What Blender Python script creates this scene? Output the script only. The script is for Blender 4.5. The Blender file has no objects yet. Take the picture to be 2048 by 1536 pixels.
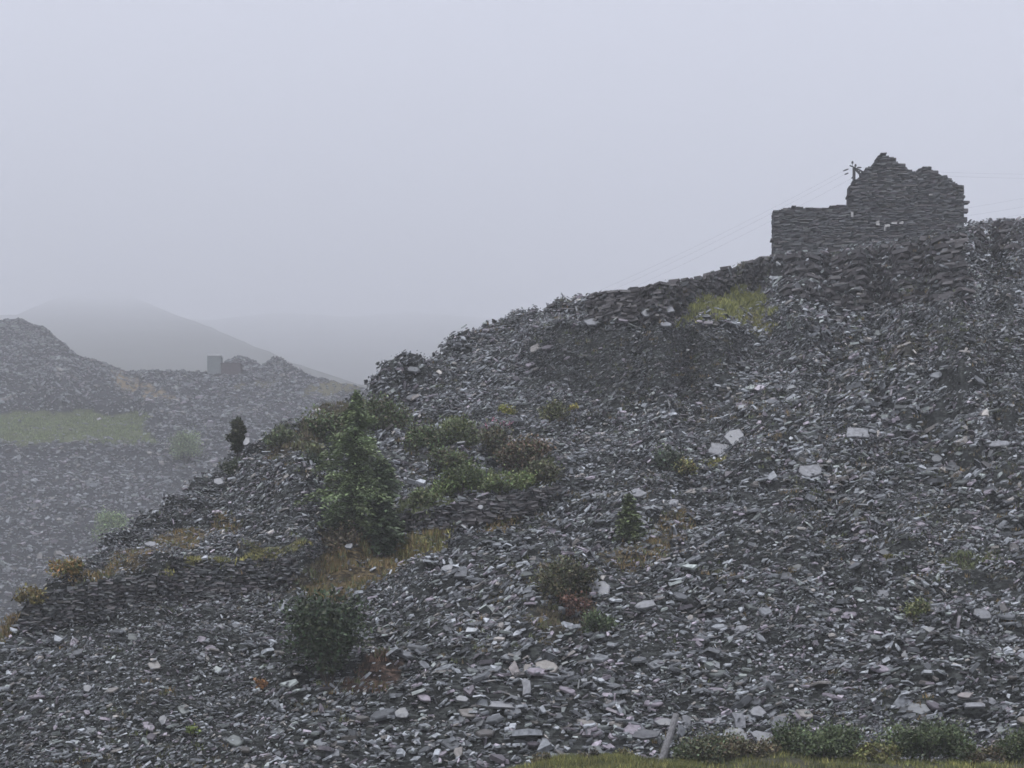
import bpy, math, random
import numpy as np

# ------------------------------------------------------------------ camera, sky, sun, exposure
S = bpy.context.scene
C = bpy.data.collections.new("scene"); S.collection.children.link(C)
F = 2813.0          # focal length in pixels of the 2048 px wide photograph
VH = 1500.0         # height of the horizon in the photograph
cam_d = bpy.data.cameras.new("camera"); cam = bpy.data.objects.new("camera", cam_d); C.objects.link(cam)
cam_d.sensor_width = 36.0; cam_d.lens = 36.0 * F / 2048.0
cam_d.shift_y = (VH - 768.0) / 2048.0
cam.location = (0, 0, 0); cam.rotation_euler = (math.radians(90), 0, 0)
cam_d.clip_start = 0.5; cam_d.clip_end = 12000
S.camera = cam

W = bpy.data.worlds.new("World"); S.world = W; W.use_nodes = True
nt = W.node_tree; nt.nodes.clear()
SUN_EL, SUN_ROT = math.radians(64), math.radians(200)
sky = nt.nodes.new("ShaderNodeTexSky"); sky.sky_type = 'NISHITA'; sky.sun_disc = False
sky.sun_elevation = SUN_EL; sky.sun_rotation = SUN_ROT; sky.dust_density = 6.0; sky.air_density = 1.0
hs = nt.nodes.new("ShaderNodeHueSaturation"); hs.inputs['Saturation'].default_value = 0.25
mx = nt.nodes.new("ShaderNodeMix"); mx.data_type = 'RGBA'
mx.inputs[0].default_value = 0.85
mx.inputs[7].default_value = (4.9, 5.0, 6.2, 1)     # even overcast cloud
bg = nt.nodes.new("ShaderNodeBackground"); bg.inputs['Strength'].default_value = 0.1
wo = nt.nodes.new("ShaderNodeOutputWorld")
nt.links.new(sky.outputs[0], hs.inputs['Color']); nt.links.new(hs.outputs[0], mx.inputs[6])
tc = nt.nodes.new("ShaderNodeTexCoord"); sx = nt.nodes.new("ShaderNodeSeparateXYZ")
mr0 = nt.nodes.new("ShaderNodeMapRange"); mr0.inputs[1].default_value = 0.0; mr0.inputs[2].default_value = 1.0
mr0.inputs[3].default_value = 0.62; mr0.inputs[4].default_value = 1.55          # overcast sky is brighter towards the zenith
sc0 = nt.nodes.new("ShaderNodeVectorMath"); sc0.operation = 'SCALE'
nt.links.new(tc.outputs['Generated'], sx.inputs[0]); nt.links.new(sx.outputs[2], mr0.inputs[0])
nt.links.new(mx.outputs[2], sc0.inputs[0]); nt.links.new(mr0.outputs[0], sc0.inputs['Scale'])
nt.links.new(sc0.outputs[0], bg.inputs['Color']); nt.links.new(bg.outputs[0], wo.inputs['Surface'])
sun_d = bpy.data.lights.new("sun", 'SUN'); sun = bpy.data.objects.new("sun", sun_d); C.objects.link(sun)
sun_d.energy = 1.3; sun_d.angle = math.radians(35); sun_d.color = (0.95, 0.975, 1.0)
sun.rotation_euler = (math.radians(90) - SUN_EL, 0, math.radians(180) - SUN_ROT)
S.view_settings.view_transform = 'Standard'; S.view_settings.look = 'None'
S.view_settings.gamma = 1.0; S.view_settings.exposure = 0.97
S.view_settings.use_curve_mapping = False
S.cycles.max_bounces = 6; S.cycles.diffuse_bounces = 2; S.cycles.glossy_bounces = 2
S.cycles.volume_bounces = 4; S.cycles.transparent_max_bounces = 8
S.cycles.filter_width = 1.6
HAZE_DENSITY = 0.00088

rng = np.random.default_rng(7)
random.seed(7)

# ------------------------------------------------------------------ helpers
def hash2(ix, iy, seed):
    h = (ix.astype(np.int64) * 374761393 + iy.astype(np.int64) * 668265263 + seed * 974634541) & 0x7fffffff
    h = ((h ^ (h >> 13)) * 1274126177) & 0x7fffffff
    h = h ^ (h >> 16)
    return (h & 0xffff) / 65535.0

def vnoise(x, y, seed=0):
    x = np.asarray(x, float); y = np.asarray(y, float)
    ix = np.floor(x); iy = np.floor(y); fx = x - ix; fy = y - iy
    fx = fx * fx * (3 - 2 * fx); fy = fy * fy * (3 - 2 * fy)
    a = hash2(ix, iy, seed); b = hash2(ix + 1, iy, seed); c = hash2(ix, iy + 1, seed); d = hash2(ix + 1, iy + 1, seed)
    return (a * (1 - fx) + b * fx) * (1 - fy) + (c * (1 - fx) + d * fx) * fy - 0.5

def fbm(x, y, seed=0, octs=4):
    t = 0; amp = 1.0
    for k in range(octs):
        t = t + amp * vnoise(x * 2 ** k + 17.3 * k, y * 2 ** k - 9.1 * k, seed + k); amp *= 0.5
    return t

def inpoly(u, v, poly):
    u = np.asarray(u, float); v = np.asarray(v, float)
    r = np.zeros(u.shape, bool); n = len(poly); j = n - 1
    for i in range(n):
        xi, yi = poly[i]; xj, yj = poly[j]
        if yi != yj:
            c = ((yi > v) != (yj > v)) & (u < (xj - xi) * (v - yi) / (yj - yi) + xi)
            r ^= c
        j = i
    return r

def norm(a):
    return a / np.maximum(np.linalg.norm(a, axis=-1, keepdims=True), 1e-9)

def raw_mesh(name, verts, loops, totals, cols=None, smooth=False, uvgrid=None):
    me = bpy.data.meshes.new(name)
    verts = np.ascontiguousarray(verts, dtype=np.float32); loops = np.ascontiguousarray(loops, dtype=np.int32)
    totals = np.ascontiguousarray(totals, dtype=np.int32)
    me.vertices.add(len(verts)); me.vertices.foreach_set('co', verts.ravel())
    me.loops.add(len(loops)); me.loops.foreach_set('vertex_index', loops)
    me.polygons.add(len(totals))
    st = np.zeros(len(totals), np.int32); st[1:] = np.cumsum(totals)[:-1]
    me.polygons.foreach_set('loop_start', st); me.polygons.foreach_set('loop_total', totals)
    me.polygons.foreach_set('use_smooth', np.full(len(totals), smooth, dtype=bool))
    if cols is not None:
        at = me.color_attributes.new('tint', 'FLOAT_COLOR', 'POINT')
        cc = np.ones((len(verts), 4), np.float32); cc[:, :3] = cols
        at.data.foreach_set('color', cc.ravel())
    me.update(calc_edges=True); me.validate()
    return me

def link(name, me, mat=None, parent=None, loc=None):
    o = bpy.data.objects.new(name, me); C.objects.link(o)
    if mat is not None and len(me.materials) == 0: me.materials.append(mat)
    if parent is not None: o.parent = parent
    if loc is not None: o.location = loc
    return o

def thing(name, label, cat, loc=(0, 0, 0), rotz=0.0, group=None):
    o = bpy.data.objects.new(name, None); C.objects.link(o)
    o.empty_display_size = 0.2
    o.location = loc; o.rotation_euler = (0, 0, rotz)
    return tag(o, label, cat, group)

def tag(o, label, cat, group=None):
    o['label'] = label; o['category'] = cat
    if group: o['group'] = group
    return o

def kind(o, k, label=None):
    o['kind'] = k
    if label: o['label'] = label
    return o

# ------------------------------------------------------------------ materials
def new_mat(name):
    m = bpy.data.materials.new(name); m.use_nodes = True
    n = m.node_tree; b = n.nodes['Principled BSDF']
    return m, n, b

def nd(n, t, **kw):
    x = n.nodes.new(t)
    for k, v in kw.items():
        if isinstance(k, str) and hasattr(x, k): setattr(x, k, v)
    return x

def slate_material(name, rough=(0.32, 0.6), scale=6.0, use_attr=True, base=(0.12, 0.125, 0.14), gain=1.0, bump=0.35):
    m, n, b = new_mat(name)
    geo = nd(n, "ShaderNodeNewGeometry")
    no = nd(n, "ShaderNodeTexNoise"); no.inputs['Scale'].default_value = scale; no.inputs['Detail'].default_value = 5
    n.links.new(geo.outputs['Position'], no.inputs['Vector'])
    mr = nd(n, "ShaderNodeMapRange"); mr.inputs[1].default_value = 0.3; mr.inputs[2].default_value = 0.7
    mr.inputs[3].default_value = 0.62 * gain; mr.inputs[4].default_value = 1.35 * gain
    n.links.new(no.outputs[0], mr.inputs[0])
    mul = nd(n, "ShaderNodeVectorMath", operation='SCALE')
    if use_attr:
        at = nd(n, "ShaderNodeVertexColor"); at.layer_name = 'tint'
        n.links.new(at.outputs[0], mul.inputs[0])
    else:
        oi = nd(n, "ShaderNodeObjectInfo")
        cr = nd(n, "ShaderNodeValToRGB")
        e = cr.color_ramp; e.elements[0].color = tuple(c * 0.75 for c in base) + (1,); e.elements[1].color = tuple(c * 1.35 for c in base) + (1,)
        x = e.elements.new(0.5); x.color = tuple(base) + (1,)
        x = e.elements.new(0.8); x.color = (base[0] * 1.18, base[1] * 1.12, base[2] * 1.1, 1)
        n.links.new(oi.outputs['Random'], cr.inputs[0]); n.links.new(cr.outputs[0], mul.inputs[0])
    n.links.new(mr.outputs[0], mul.inputs['Scale'])
    n.links.new(mul.outputs[0], b.inputs['Base Color'])
    r2 = nd(n, "ShaderNodeMapRange"); r2.inputs[1].default_value = 0.35; r2.inputs[2].default_value = 0.65
    r2.inputs[3].default_value = rough[0]; r2.inputs[4].default_value = rough[1]
    n.links.new(no.outputs[0], r2.inputs[0]); n.links.new(r2.outputs[0], b.inputs['Roughness'])
    b.inputs['Specular IOR Level'].default_value = 0.5
    bp = nd(n, "ShaderNodeBump"); bp.inputs['Strength'].default_value = bump; bp.inputs['Distance'].default_value = 0.05
    n.links.new(no.outputs[0], bp.inputs['Height']); n.links.new(bp.outputs[0], b.inputs['Normal'])
    return m

def leaf_material(name, rough=0.6):
    m, n, b = new_mat(name)
    at = nd(n, "ShaderNodeVertexColor"); at.layer_name = 'tint'
    n.links.new(at.outputs[0], b.inputs['Base Color'])
    b.inputs['Roughness'].default_value = rough; b.inputs['Specular IOR Level'].default_value = 0.3
    return m

def plain(name, col, rough=0.7, scale=8.0, var=0.35):
    m, n, b = new_mat(name)
    geo = nd(n, "ShaderNodeNewGeometry")
    no = nd(n, "ShaderNodeTexNoise"); no.inputs['Scale'].default_value = scale; no.inputs['Detail'].default_value = 6
    n.links.new(geo.outputs['Position'], no.inputs['Vector'])
    cr = nd(n, "ShaderNodeValToRGB")
    cr.color_ramp.elements[0].position = 0.3; cr.color_ramp.elements[1].position = 0.7
    cr.color_ramp.elements[0].color = tuple(c * (1 - var) for c in col) + (1,)
    cr.color_ramp.elements[1].color = tuple(c * (1 + var) for c in col) + (1,)
    n.links.new(no.outputs[0], cr.inputs[0]); n.links.new(cr.outputs[0], b.inputs['Base Color'])
    b.inputs['Roughness'].default_value = rough
    bp = nd(n, "ShaderNodeBump"); bp.inputs['Strength'].default_value = 0.4; bp.inputs['Distance'].default_value = 0.04
    n.links.new(no.outputs[0], bp.inputs['Height']); n.links.new(bp.outputs[0], b.inputs['Normal'])
    return m

def ground_material(name, scale=3.0, chips=0.0):
    m, n, b = new_mat(name)
    at = nd(n, "ShaderNodeVertexColor"); at.layer_name = 'tint'
    geo = nd(n, "ShaderNodeNewGeometry")
    no = nd(n, "ShaderNodeTexNoise"); no.inputs['Scale'].default_value = scale; no.inputs['Detail'].default_value = 8
    no.inputs['Roughness'].default_value = 0.7
    n.links.new(geo.outputs['Position'], no.inputs['Vector'])
    mr = nd(n, "ShaderNodeMapRange"); mr.inputs[1].default_value = 0.3; mr.inputs[2].default_value = 0.7
    mr.inputs[3].default_value = 0.5; mr.inputs[4].default_value = 1.5
    n.links.new(no.outputs[0], mr.inputs[0])
    mul = nd(n, "ShaderNodeVectorMath", operation='SCALE')
    n.links.new(at.outputs[0], mul.inputs[0]); n.links.new(mr.outputs[0], mul.inputs['Scale'])
    if chips:
        mp = nd(n, "ShaderNodeMapping"); mp.inputs['Scale'].default_value = (chips * .6, chips * .8, chips * 1.6); mp.inputs['Rotation'].default_value = (0, math.radians(12), 0)
        vo = nd(n, "ShaderNodeTexVoronoi"); vo.inputs['Scale'].default_value = 1.0
        n.links.new(geo.outputs['Position'], mp.inputs[0]); n.links.new(mp.outputs[0], vo.inputs['Vector'])
        sp_ = nd(n, "ShaderNodeSeparateColor"); n.links.new(vo.outputs['Color'], sp_.inputs[0])
        m3 = nd(n, "ShaderNodeMapRange"); m3.inputs[1].default_value = 0.45; m3.inputs[2].default_value = 1.0; m3.inputs[3].default_value = 0.7; m3.inputs[4].default_value = 3.6
        n.links.new(sp_.outputs[0], m3.inputs[0])
        mu2 = nd(n, "ShaderNodeVectorMath", operation='SCALE'); n.links.new(mul.outputs[0], mu2.inputs[0]); n.links.new(m3.outputs[0], mu2.inputs['Scale'])
        mul = mu2
    n.links.new(mul.outputs[0], b.inputs['Base Color']); b.inputs['Roughness'].default_value = 0.85
    b.inputs['Specular IOR Level'].default_value = 0.2
    bp = nd(n, "ShaderNodeBump"); bp.inputs['Strength'].default_value = 0.8; bp.inputs['Distance'].default_value = 0.12
    n.links.new(no.outputs[0], bp.inputs['Height']); n.links.new(bp.outputs[0], b.inputs['Normal'])
    return m

M_SLATE = slate_material("wet_slate", rough=(0.30, 0.55))
M_SLATE_FAR = slate_material("far_slate", scale=2.0)
M_STONE = slate_material("wall_slate", rough=(0.5, 0.8), use_attr=False, base=(0.054, 0.050, 0.051), scale=9.0)
M_STONE_T = slate_material("wall_slate_joined", rough=(0.5, 0.8), scale=9.0)
M_PALE = plain("limewash", (0.30, 0.295, 0.285), 0.8)
M_CORE = plain("wall_earth", (0.022, 0.022, 0.024), 0.95)
M_GROUND = ground_material("turf_and_earth")
M_TIP = ground_material("tip_ground", chips=8.0)
M_LEAF = leaf_material("foliage")
M_GRASS = leaf_material("grass_blades", 0.7)
M_BARK = plain("bark", (0.045, 0.036, 0.03), 0.9, 12)
M_TIMBER = plain("weathered_timber", (0.15, 0.148, 0.15), 0.8, 14, 0.4)
M_POLE = plain("creosoted_pole", (0.03, 0.028, 0.028), 0.8)
M_METAL = plain("dark_metal", (0.03, 0.03, 0.035), 0.5)
M_WHITE = plain("grey_render", (0.13, 0.145, 0.145), 0.8, 3, 0.12)
M_ROOF = plain("pale_roof_sheet", (0.45, 0.45, 0.45), 0.6, 3, 0.08)
M_RUST = plain("rusty_sheet", (0.05, 0.038, 0.04), 0.8, 4)

# ------------------------------------------------------------------ terrain of the near tip
def interp(pts, u):
    p = np.array(pts, float); return np.interp(u, p[:, 0], p[:, 1])

CREST = [(-700, 1490), (-300, 1420), (0, 1272), (30, 1238), (60, 1196), (130, 1150), (220, 1085), (300, 1036), (400, 972),
         (450, 930), (500, 890), (560, 856), (620, 832), (680, 806), (735, 786), (752, 748), (775, 722), (800, 706), (835, 708), (860, 716),
         (880, 706), (897, 668), (930, 664), (1000, 640), (1040, 624), (1096, 616), (1104, 600), (1165, 600), (1176, 590), (1250, 582), (1340, 566),
         (1420, 554), (1490, 527), (1545, 514), (1700, 496), (1900, 466), (1932, 450), (1980, 448), (2048, 444), (2400, 430), (2800, 420)]
BANDS = [
    ([(1176, 585), (1300, 565), (1420, 548), (1545, 505), (1560, 556), (1420, 600), (1340, 640), (1176, 645)], 5.0),
    ([(1360, 634), (1400, 603), (1480, 583), (1545, 588), (1535, 655), (1440, 634)], 0.47),
    ([(1050, 690), (1090, 655), (1300, 650), (1470, 660), (1500, 690), (1420, 760), (1280, 805), (1150, 790), (1060, 735)], 1.9),
    ([(1556, 512), (1700, 486), (1925, 445), (2500, 425), (2500, 560), (2048, 590), (1700, 625), (1556, 580)], 2.2),
    ([(1690, 640), (2500, 590), (2500, 650), (1700, 690)], 1.1),
    ([(20, 1262), (60, 1190), (200, 1166), (400, 1138), (540, 1112), (600, 1120), (560, 1185), (300, 1222), (100, 1256)], 4.5),
    ([(170, 1168), (230, 1110), (330, 1075), (460, 1050), (600, 1090), (540, 1110), (400, 1135), (200, 1164)], 0.40),
    ([(795, 1037), (1130, 967), (1145, 985), (1060, 1035), (860, 1068), (795, 1062)], 4.5),
    ([(795, 985), (1100, 930), (1130, 964), (795, 1034)], 0.45),
    ([(480, 1092), (620, 1080), (660, 1120), (620, 1180), (520, 1192)], 1.6),
    ([(1860, 752), (1930, 738), (1995, 765), (1900, 792)], 3.5),
    ([(1805, 842), (1880, 818), (1935, 836), (1840, 868)], 3.5),
    ([(1960, 820), (2030, 812), (2090, 860), (1990, 850)], 3.0),
    ([(1870, 900), (1960, 890), (1965, 915), (1880, 925)], 3.0),
    ([(1900, 1150), (2020, 1140), (2030, 1180), (1920, 1190)], 2.0),
    ([(1240, 1275), (1350, 1268), (1345, 1310), (1210, 1320), (1120, 1290)], 1.8),
    ([(1390, 775), (1460, 770), (1450, 800), (1400, 815)], 2.2),
    ([(745, 790), (755, 740), (800, 700), (850, 706), (860, 755), (800, 792)], 2.0),
    ([(885, 706), (895, 660), (940, 660), (935, 700)], 2.0),
]
_r = random.Random(5)
POCKETS = []
for _k in range(34):
    _u = _r.uniform(1420, 2060); _v = _r.uniform(650, 1260) if _k < 26 else _r.uniform(1240, 1440)
    _a = _r.uniform(16, 40); _b = _r.uniform(6, 13); _t = _r.uniform(-.25, .05)
    POCKETS.append(([(_u + _a * math.cos(q) * _r.uniform(.7, 1.1), _v + _b * math.sin(q) * _r.uniform(.7, 1.1) + _t * _a * math.cos(q)) for q in [k * math.pi / 5 for k in range(10)]], _r.uniform(2.4, 4.0)))
for _k in range(16):
    _u = _r.uniform(300, 1400); _v = _r.uniform(880, 1440); _a = _r.uniform(14, 34); _b = _r.uniform(5, 10); _t = _r.uniform(-.35, -.05)
    POCKETS.append(([(_u + _a * math.cos(q), _v + _b * math.sin(q) + _t * _a * math.cos(q)) for q in [k * math.pi / 5 for k in range(10)]], _r.uniform(2.2, 3.4)))
BANDS += POCKETS
SLOPE = 0.70
V0 = 1570.0
NU, NR, NB = 430, 220, 10
UCOLS = np.linspace(-650, 2650, NU)
crest_v = interp(CREST, UCOLS)

def box_blur(a, k, axis):
    for _ in range(2):
        a = sum(np.roll(a, s, axis) for s in range(-k, k + 1)) / (2 * k + 1)
    return a

def profile(ucols, v0, crest, y0, slope, bands, nr):
    nu = len(ucols)
    e0 = (VH - v0) / F; ec = (VH - crest) / F
    r = np.linspace(0, 1, nr)[:, None]
    e = e0 + (ec - e0)[None, :] * r
    v = VH - e * F; u = np.broadcast_to(ucols[None, :], v.shape)
    m = np.full(v.shape, slope)
    for poly, mm in bands:
        m[inpoly(u, v, poly)] = mm
    if slope > 0.65:
        zone = (u > 1550) & (v < 745)
        phz = (v + 20 * fbm(u / 150.0, v / 60.0, 611, 3) + 0.05 * (u - 1550)) / 34.0
        f_ = phz - np.floor(phz)
        thick = 0.42 + 0.5 * fbm(u / 90.0, np.floor(phz) * 3.1, 617, 2)
        m = np.where(zone, np.where(f_ < thick, 3.0, 0.50), m)
    m[2:-2, 2:-2] = box_blur(m, 1, 0)[2:-2, 2:-2]
    m[:, 2:-2] = box_blur(m, 1, 1)[:, 2:-2]
    m = np.maximum(m, e + (0.07 if slope > 0.5 else 0.008))
    y = np.zeros_like(e); y[0] = y0
    for k in range(1, nr):
        de = e[k] - e[k - 1]; em = 0.5 * (e[k] + e[k - 1])
        y[k] = y[k - 1] * np.exp(de / (m[k] - em))
    return u, v, e, y, m

ub, vb, eb, yb, mb = profile(UCOLS, V0, crest_v, np.full(NU, 48.6), SLOPE, BANDS, NR)
X = (ub - 1024.0) / F * yb; Y = yb.copy(); Z = eb * yb
steep = np.clip((mb - 1.0) / 1.2, 0, 1)
fade = np.clip((yb - 49.0) / 4.0, 0, 1)
# lumps of tipped rubble: tongues running along the slope and hollows between them
d = 0.55 * fbm(X / 7.0, Y / 7.0, 3, 3) + 0.42 * fbm((X + 0.35 * Y) / 2.6, (Y - 0.2 * X) / 1.5, 11, 3) + 0.25 * fbm(X / 0.9, Y / 0.7, 23, 2)
ph = (Z + 1.3 * fbm(X / 5.0, Y / 5.0, 301, 3) + 0.35 * fbm(X / 0.9, Y / 0.9, 307, 2)) / (1.25 + 0.0 * X)
fr_ = ph - np.floor(ph)
saw = np.where(fr_ < 0.30, fr_ / 0.30, (1 - fr_) / 0.70) - 0.5
stepamp = np.interp(ub, [700, 1500, 1900], [1.0, 1.15, 1.6]) * np.clip(0.25 + 0.9 * (fbm(X / 3.0, Y / 2.5, 311, 3) + 0.15), 0.0, 0.75)
Zd = Z + (d + saw * stepamp * 1.15) * fade * (1 - 0.85 * steep) * np.where((ub > 1550) & (vb < 745), 0.35, 1.0)
# rows behind the crest: the left of the spur falls away, the right is the level top of the tip
drop = np.interp(UCOLS, [950, 1250], [0.75, 0.03])
cy = Y[-1]; cz = Zd[-1]; cx = X[-1]
bx, by, bz = [], [], []
for dist in [0.6, 1.3, 2.4, 4, 7, 12, 20, 32, 48, 75]:
    yy = cy + dist; bx.append((UCOLS - 1024) / F * yy); by.append(yy)
    zz = cz - drop * dist - np.maximum(dist - 32, 0) * 0.6 + 0.15 * fbm(bx[-1] / 2, yy / 2, 5, 2)
    bz.append(np.maximum(zz, -4.0))
GX = np.vstack([X, np.array(bx)]); GY = np.vstack([Y, np.array(by)]); GZ = np.vstack([Zd, np.array(bz)])
G = np.stack([GX, GY, GZ], -1)
dU = np.gradient(G, axis=1); dR = np.gradient(G, axis=0)
GN = norm(np.cross(dU, dR)); GN[GN[..., 2] < 0] *= -1

def samp(arr, ci, ri):
    c0 = np.clip(np.floor(ci).astype(int), 0, arr.shape[1] - 2); r0 = np.clip(np.floor(ri).astype(int), 0, arr.shape[0] - 2)
    fc = np.clip(ci - c0, 0, 1)[..., None]; fr = np.clip(ri - r0, 0, 1)[..., None]
    return ((arr[r0, c0] * (1 - fc) + arr[r0, c0 + 1] * fc) * (1 - fr) + (arr[r0 + 1, c0] * (1 - fc) + arr[r0 + 1, c0 + 1] * fc) * fr)

def P(u, v):
    """point and normal of the near tip seen at a place of the photograph"""
    u = np.atleast_1d(np.asarray(u, float)); v = np.atleast_1d(np.asarray(v, float))
    ci = (u - UCOLS[0]) / (UCOLS[1] - UCOLS[0])
    e = (VH - v) / F; e0 = (VH - V0) / F; ec = (VH - interp(CREST, u)) / F
    ri = np.clip((e - e0) / (ec - e0), 0, 1) * (NR - 1)
    return samp(G, ci, ri), norm(samp(GN, ci, ri))

def P1(u, v):
    p, n = P(u, v); return p[0], n[0]

def grid_mesh(name, G, cols=None, smooth=True):
    nr, nc = G.shape[:2]
    idx = np.arange(nr * nc).reshape(nr, nc)
    q = np.stack([idx[:-1, :-1], idx[:-1, 1:], idx[1:, 1:], idx[1:, :-1]], -1).reshape(-1, 4)
    return raw_mesh(name, G.reshape(-1, 3), q.ravel(), np.full(len(q), 4), None if cols is None else cols.reshape(-1, 3), smooth)

# vegetated ground: polygons in the photograph, colour, blade height
YEL, ORA, GRN, BRN, RED = (0.215, 0.20, 0.065), (0.165, 0.118, 0.052), (0.095, 0.112, 0.045), (0.10, 0.082, 0.05), (0.125, 0.075, 0.052)
_old = (0.19, 0.18, 0.055), (0.17, 0.105, 0.04), (0.085, 0.105, 0.035), (0.10, 0.075, 0.04), (0.15, 0.065, 0.04)
PATCHES = [
    ("grass_patch", [(1365, 632), (1400, 606), (1480, 586), (1535, 592), (1512, 628), (1440, 630)], (0.22, 0.225, 0.065), 0.32, 150, "yellow green grass patch on the ledge below the left wall of the ruin"),
    ("grass_patch", [(1485, 640), (1520, 632), (1550, 655), (1500, 664)], YEL, 0.25, 40, "small strip of yellow grass under the ruin ledge"),
    ("bracken_patch", [(630, 1190), (660, 1110), (760, 1085), (885, 1055), (895, 1075), (830, 1125), (740, 1175), (655, 1222)], ORA, 0.32, 60, "orange brown bracken slope at the foot of the tall conifer"),
    ("grass_patch", [(780, 1090), (885, 1055), (895, 1078), (830, 1125), (780, 1135)], YEL, 0.28, 60, "yellow grass right of the dark conifer foot"),
    ("grass_patch", [(165, 1168), (230, 1118), (330, 1080), (460, 1050), (470, 1068), (340, 1108), (260, 1140)], ORA, 0.22, 26, "tawny grass along the lower left ridge of the spur"),
    ("grass_patch", [(330, 1142), (450, 1112), (560, 1092), (585, 1100), (460, 1128), (345, 1150)], YEL, 0.16, 30, "thin yellow grass line on the lower left ledge"),
    ("bracken_patch", [(1205, 1128), (1270, 1085), (1360, 1040), (1385, 1060), (1330, 1105), (1255, 1145)], ORA, 0.20, 17, "orange moss and grass patch below the small conifer"),
    ("bracken_patch", [(672, 1398), (720, 1340), (775, 1350), (760, 1388), (690, 1405)], RED, 0.28, 55, "reddish bracken right of the dark yew base"),
    ("grass_patch", [(1870, 1142), (1935, 1103), (1985, 1112), (1930, 1148)], GRN, 0.16, 28, "faint green moss patch on the right hand scree"),
    ("bracken_patch", [(955, 1055), (1015, 1018), (1050, 1028), (1000, 1068)], ORA, 0.22, 40, "rust coloured grass under the ledge wall"),
    ("grass_patch", [(815, 1000), (925, 958), (1100, 930), (1112, 950), (960, 985), (830, 1024)], GRN, 0.30, 55, "green grass along the top of the shrub ledge"),
    ("grass_patch", [(1415, 932), (1448, 918), (1465, 932), (1425, 945)], YEL, 0.2, 60, "little yellow grass tuft under two pale slabs"),
    ("grass_patch", [(520, 905), (600, 862), (690, 815), (720, 820), (640, 880), (560, 915)], BRN, 0.26, 45, "brown grass on the ridge beside the tall conifer"),
    ("bracken_patch", [(560, 1165), (640, 1120), (660, 1150), (600, 1205)], BRN, 0.25, 40, "brown bracken below and left of the conifers"),
    ("bracken_patch", [(1730, 722), (1800, 690), (1860, 660), (1880, 675), (1800, 722)], BRN, 0.10, 14, "faint brown moss on the scree under the right end of the ruin"),
    ("grass_patch", [(0, 1268), (30, 1240), (50, 1235), (20, 1275)], ORA, 0.22, 40, "tawny grass at the far left edge of the spur"),
    ("bracken_patch", [(1075, 1245), (1180, 1215), (1190, 1260), (1110, 1285)], BRN, 0.18, 26, "brown moss under the rounded bush"),
]
EDU = 46 * fbm(X / 1.3, Y / 1.3, 401, 3); EDV = 26 * fbm(X / 1.1, Y / 1.1, 409, 3)
PATCHES = [(a, [tuple(np.mean(b, 0) + (np.array(q) - np.mean(b, 0)) * (1.12, 1.2)) for q in b], c_, h_ * 1.15, d_ * 1.5, l_) for a, b, c_, h_, d_, l_ in PATCHES]
veg = np.zeros(eb.shape); vegc = np.zeros(eb.shape + (3,))
for nm, poly, col, h, dens, lab in PATCHES:
    k = inpoly(ub + EDU, vb + EDV, poly); w = min(1.0, dens / 50.0)
    veg[k] = np.maximum(veg[k], w); vegc[k] = col
tint = np.zeros(G.shape[:2] + (3,)); tint[:] = (0.015, 0.0165, 0.0155)
w = veg[..., None] * 0.75
tint[:NR] = tint[:NR] * (1 - w) + vegc * 0.28 * w
hill = link("hillside", grid_mesh("hillside", G, tint), M_TIP); kind(hill, 'structure')

# wide ground: one sheet under everything and the bank in the foreground
BANK = [(-900, 1620), (700, 1600), (1000, 1552), (1060, 1532), (1120, 1516), (1250, 1516), (1330, 1527), (1420, 1532), (1500, 1516), (1560, 1508), (1640, 1520),
        (1800, 1524), (1950, 1530), (2100, 1522), (2300, 1536), (2800, 1560)]
bu = np.linspace(-650, 2650, 240)
rows = []
bv = interp(BANK, bu)
for k, (yy, mixz) in enumerate([(28, 0), (36, 0.12), (41, 0.45), (44, 0.8), (45.5, 0.95), (46.5, 1.0), (47.3, 0.98), (48.2, 0.75), (49.2, 0.3), (51, -0.4)]):
    x = (bu - 1024) / F * yy
    ztop = (VH - bv) / F * 46.5
    z = -1.9 * (1 - mixz) + ztop * mixz + (0.10 * fbm(x / 1.1, yy / 1.1 + 0 * x, 41, 3) if k else 0)
    rows.append(np.stack([x, np.full_like(x, yy), z], -1))
BG = np.array(rows)
bt = np.zeros(BG.shape[:2] + (3,)); bt[:] = (0.06, 0.06, 0.03)
bt[:, bu > 1400] = (0.042, 0.042, 0.026)
bank = link("grass_bank", grid_mesh("grass_bank", BG, bt), M_GROUND); kind(bank, 'structure')
gx = np.linspace(-2500, 2500, 201); gy = np.concatenate([np.linspace(-50, 60, 12), np.linspace(80, 760, 18), np.linspace(800, 4000, 13)])
gg = np.stack(np.meshgrid(gx, gy), -1)
gz = -2.1 + 0.5 * fbm(gg[..., 0] / 40, gg[..., 1] / 40, 77, 3) + np.minimum(0, 0) 
gz = np.where(np.hypot(gg[..., 0], gg[..., 1]) < 45, -1.95, gz)
gm = grid_mesh("ground", np.concatenate([gg, gz[..., None]], -1), np.broadcast_to(np.array((0.055, 0.065, 0.025)), gg.shape[:2] + (3,)).copy())
kind(link("ground", gm, M_GROUND), 'structure')

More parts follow.
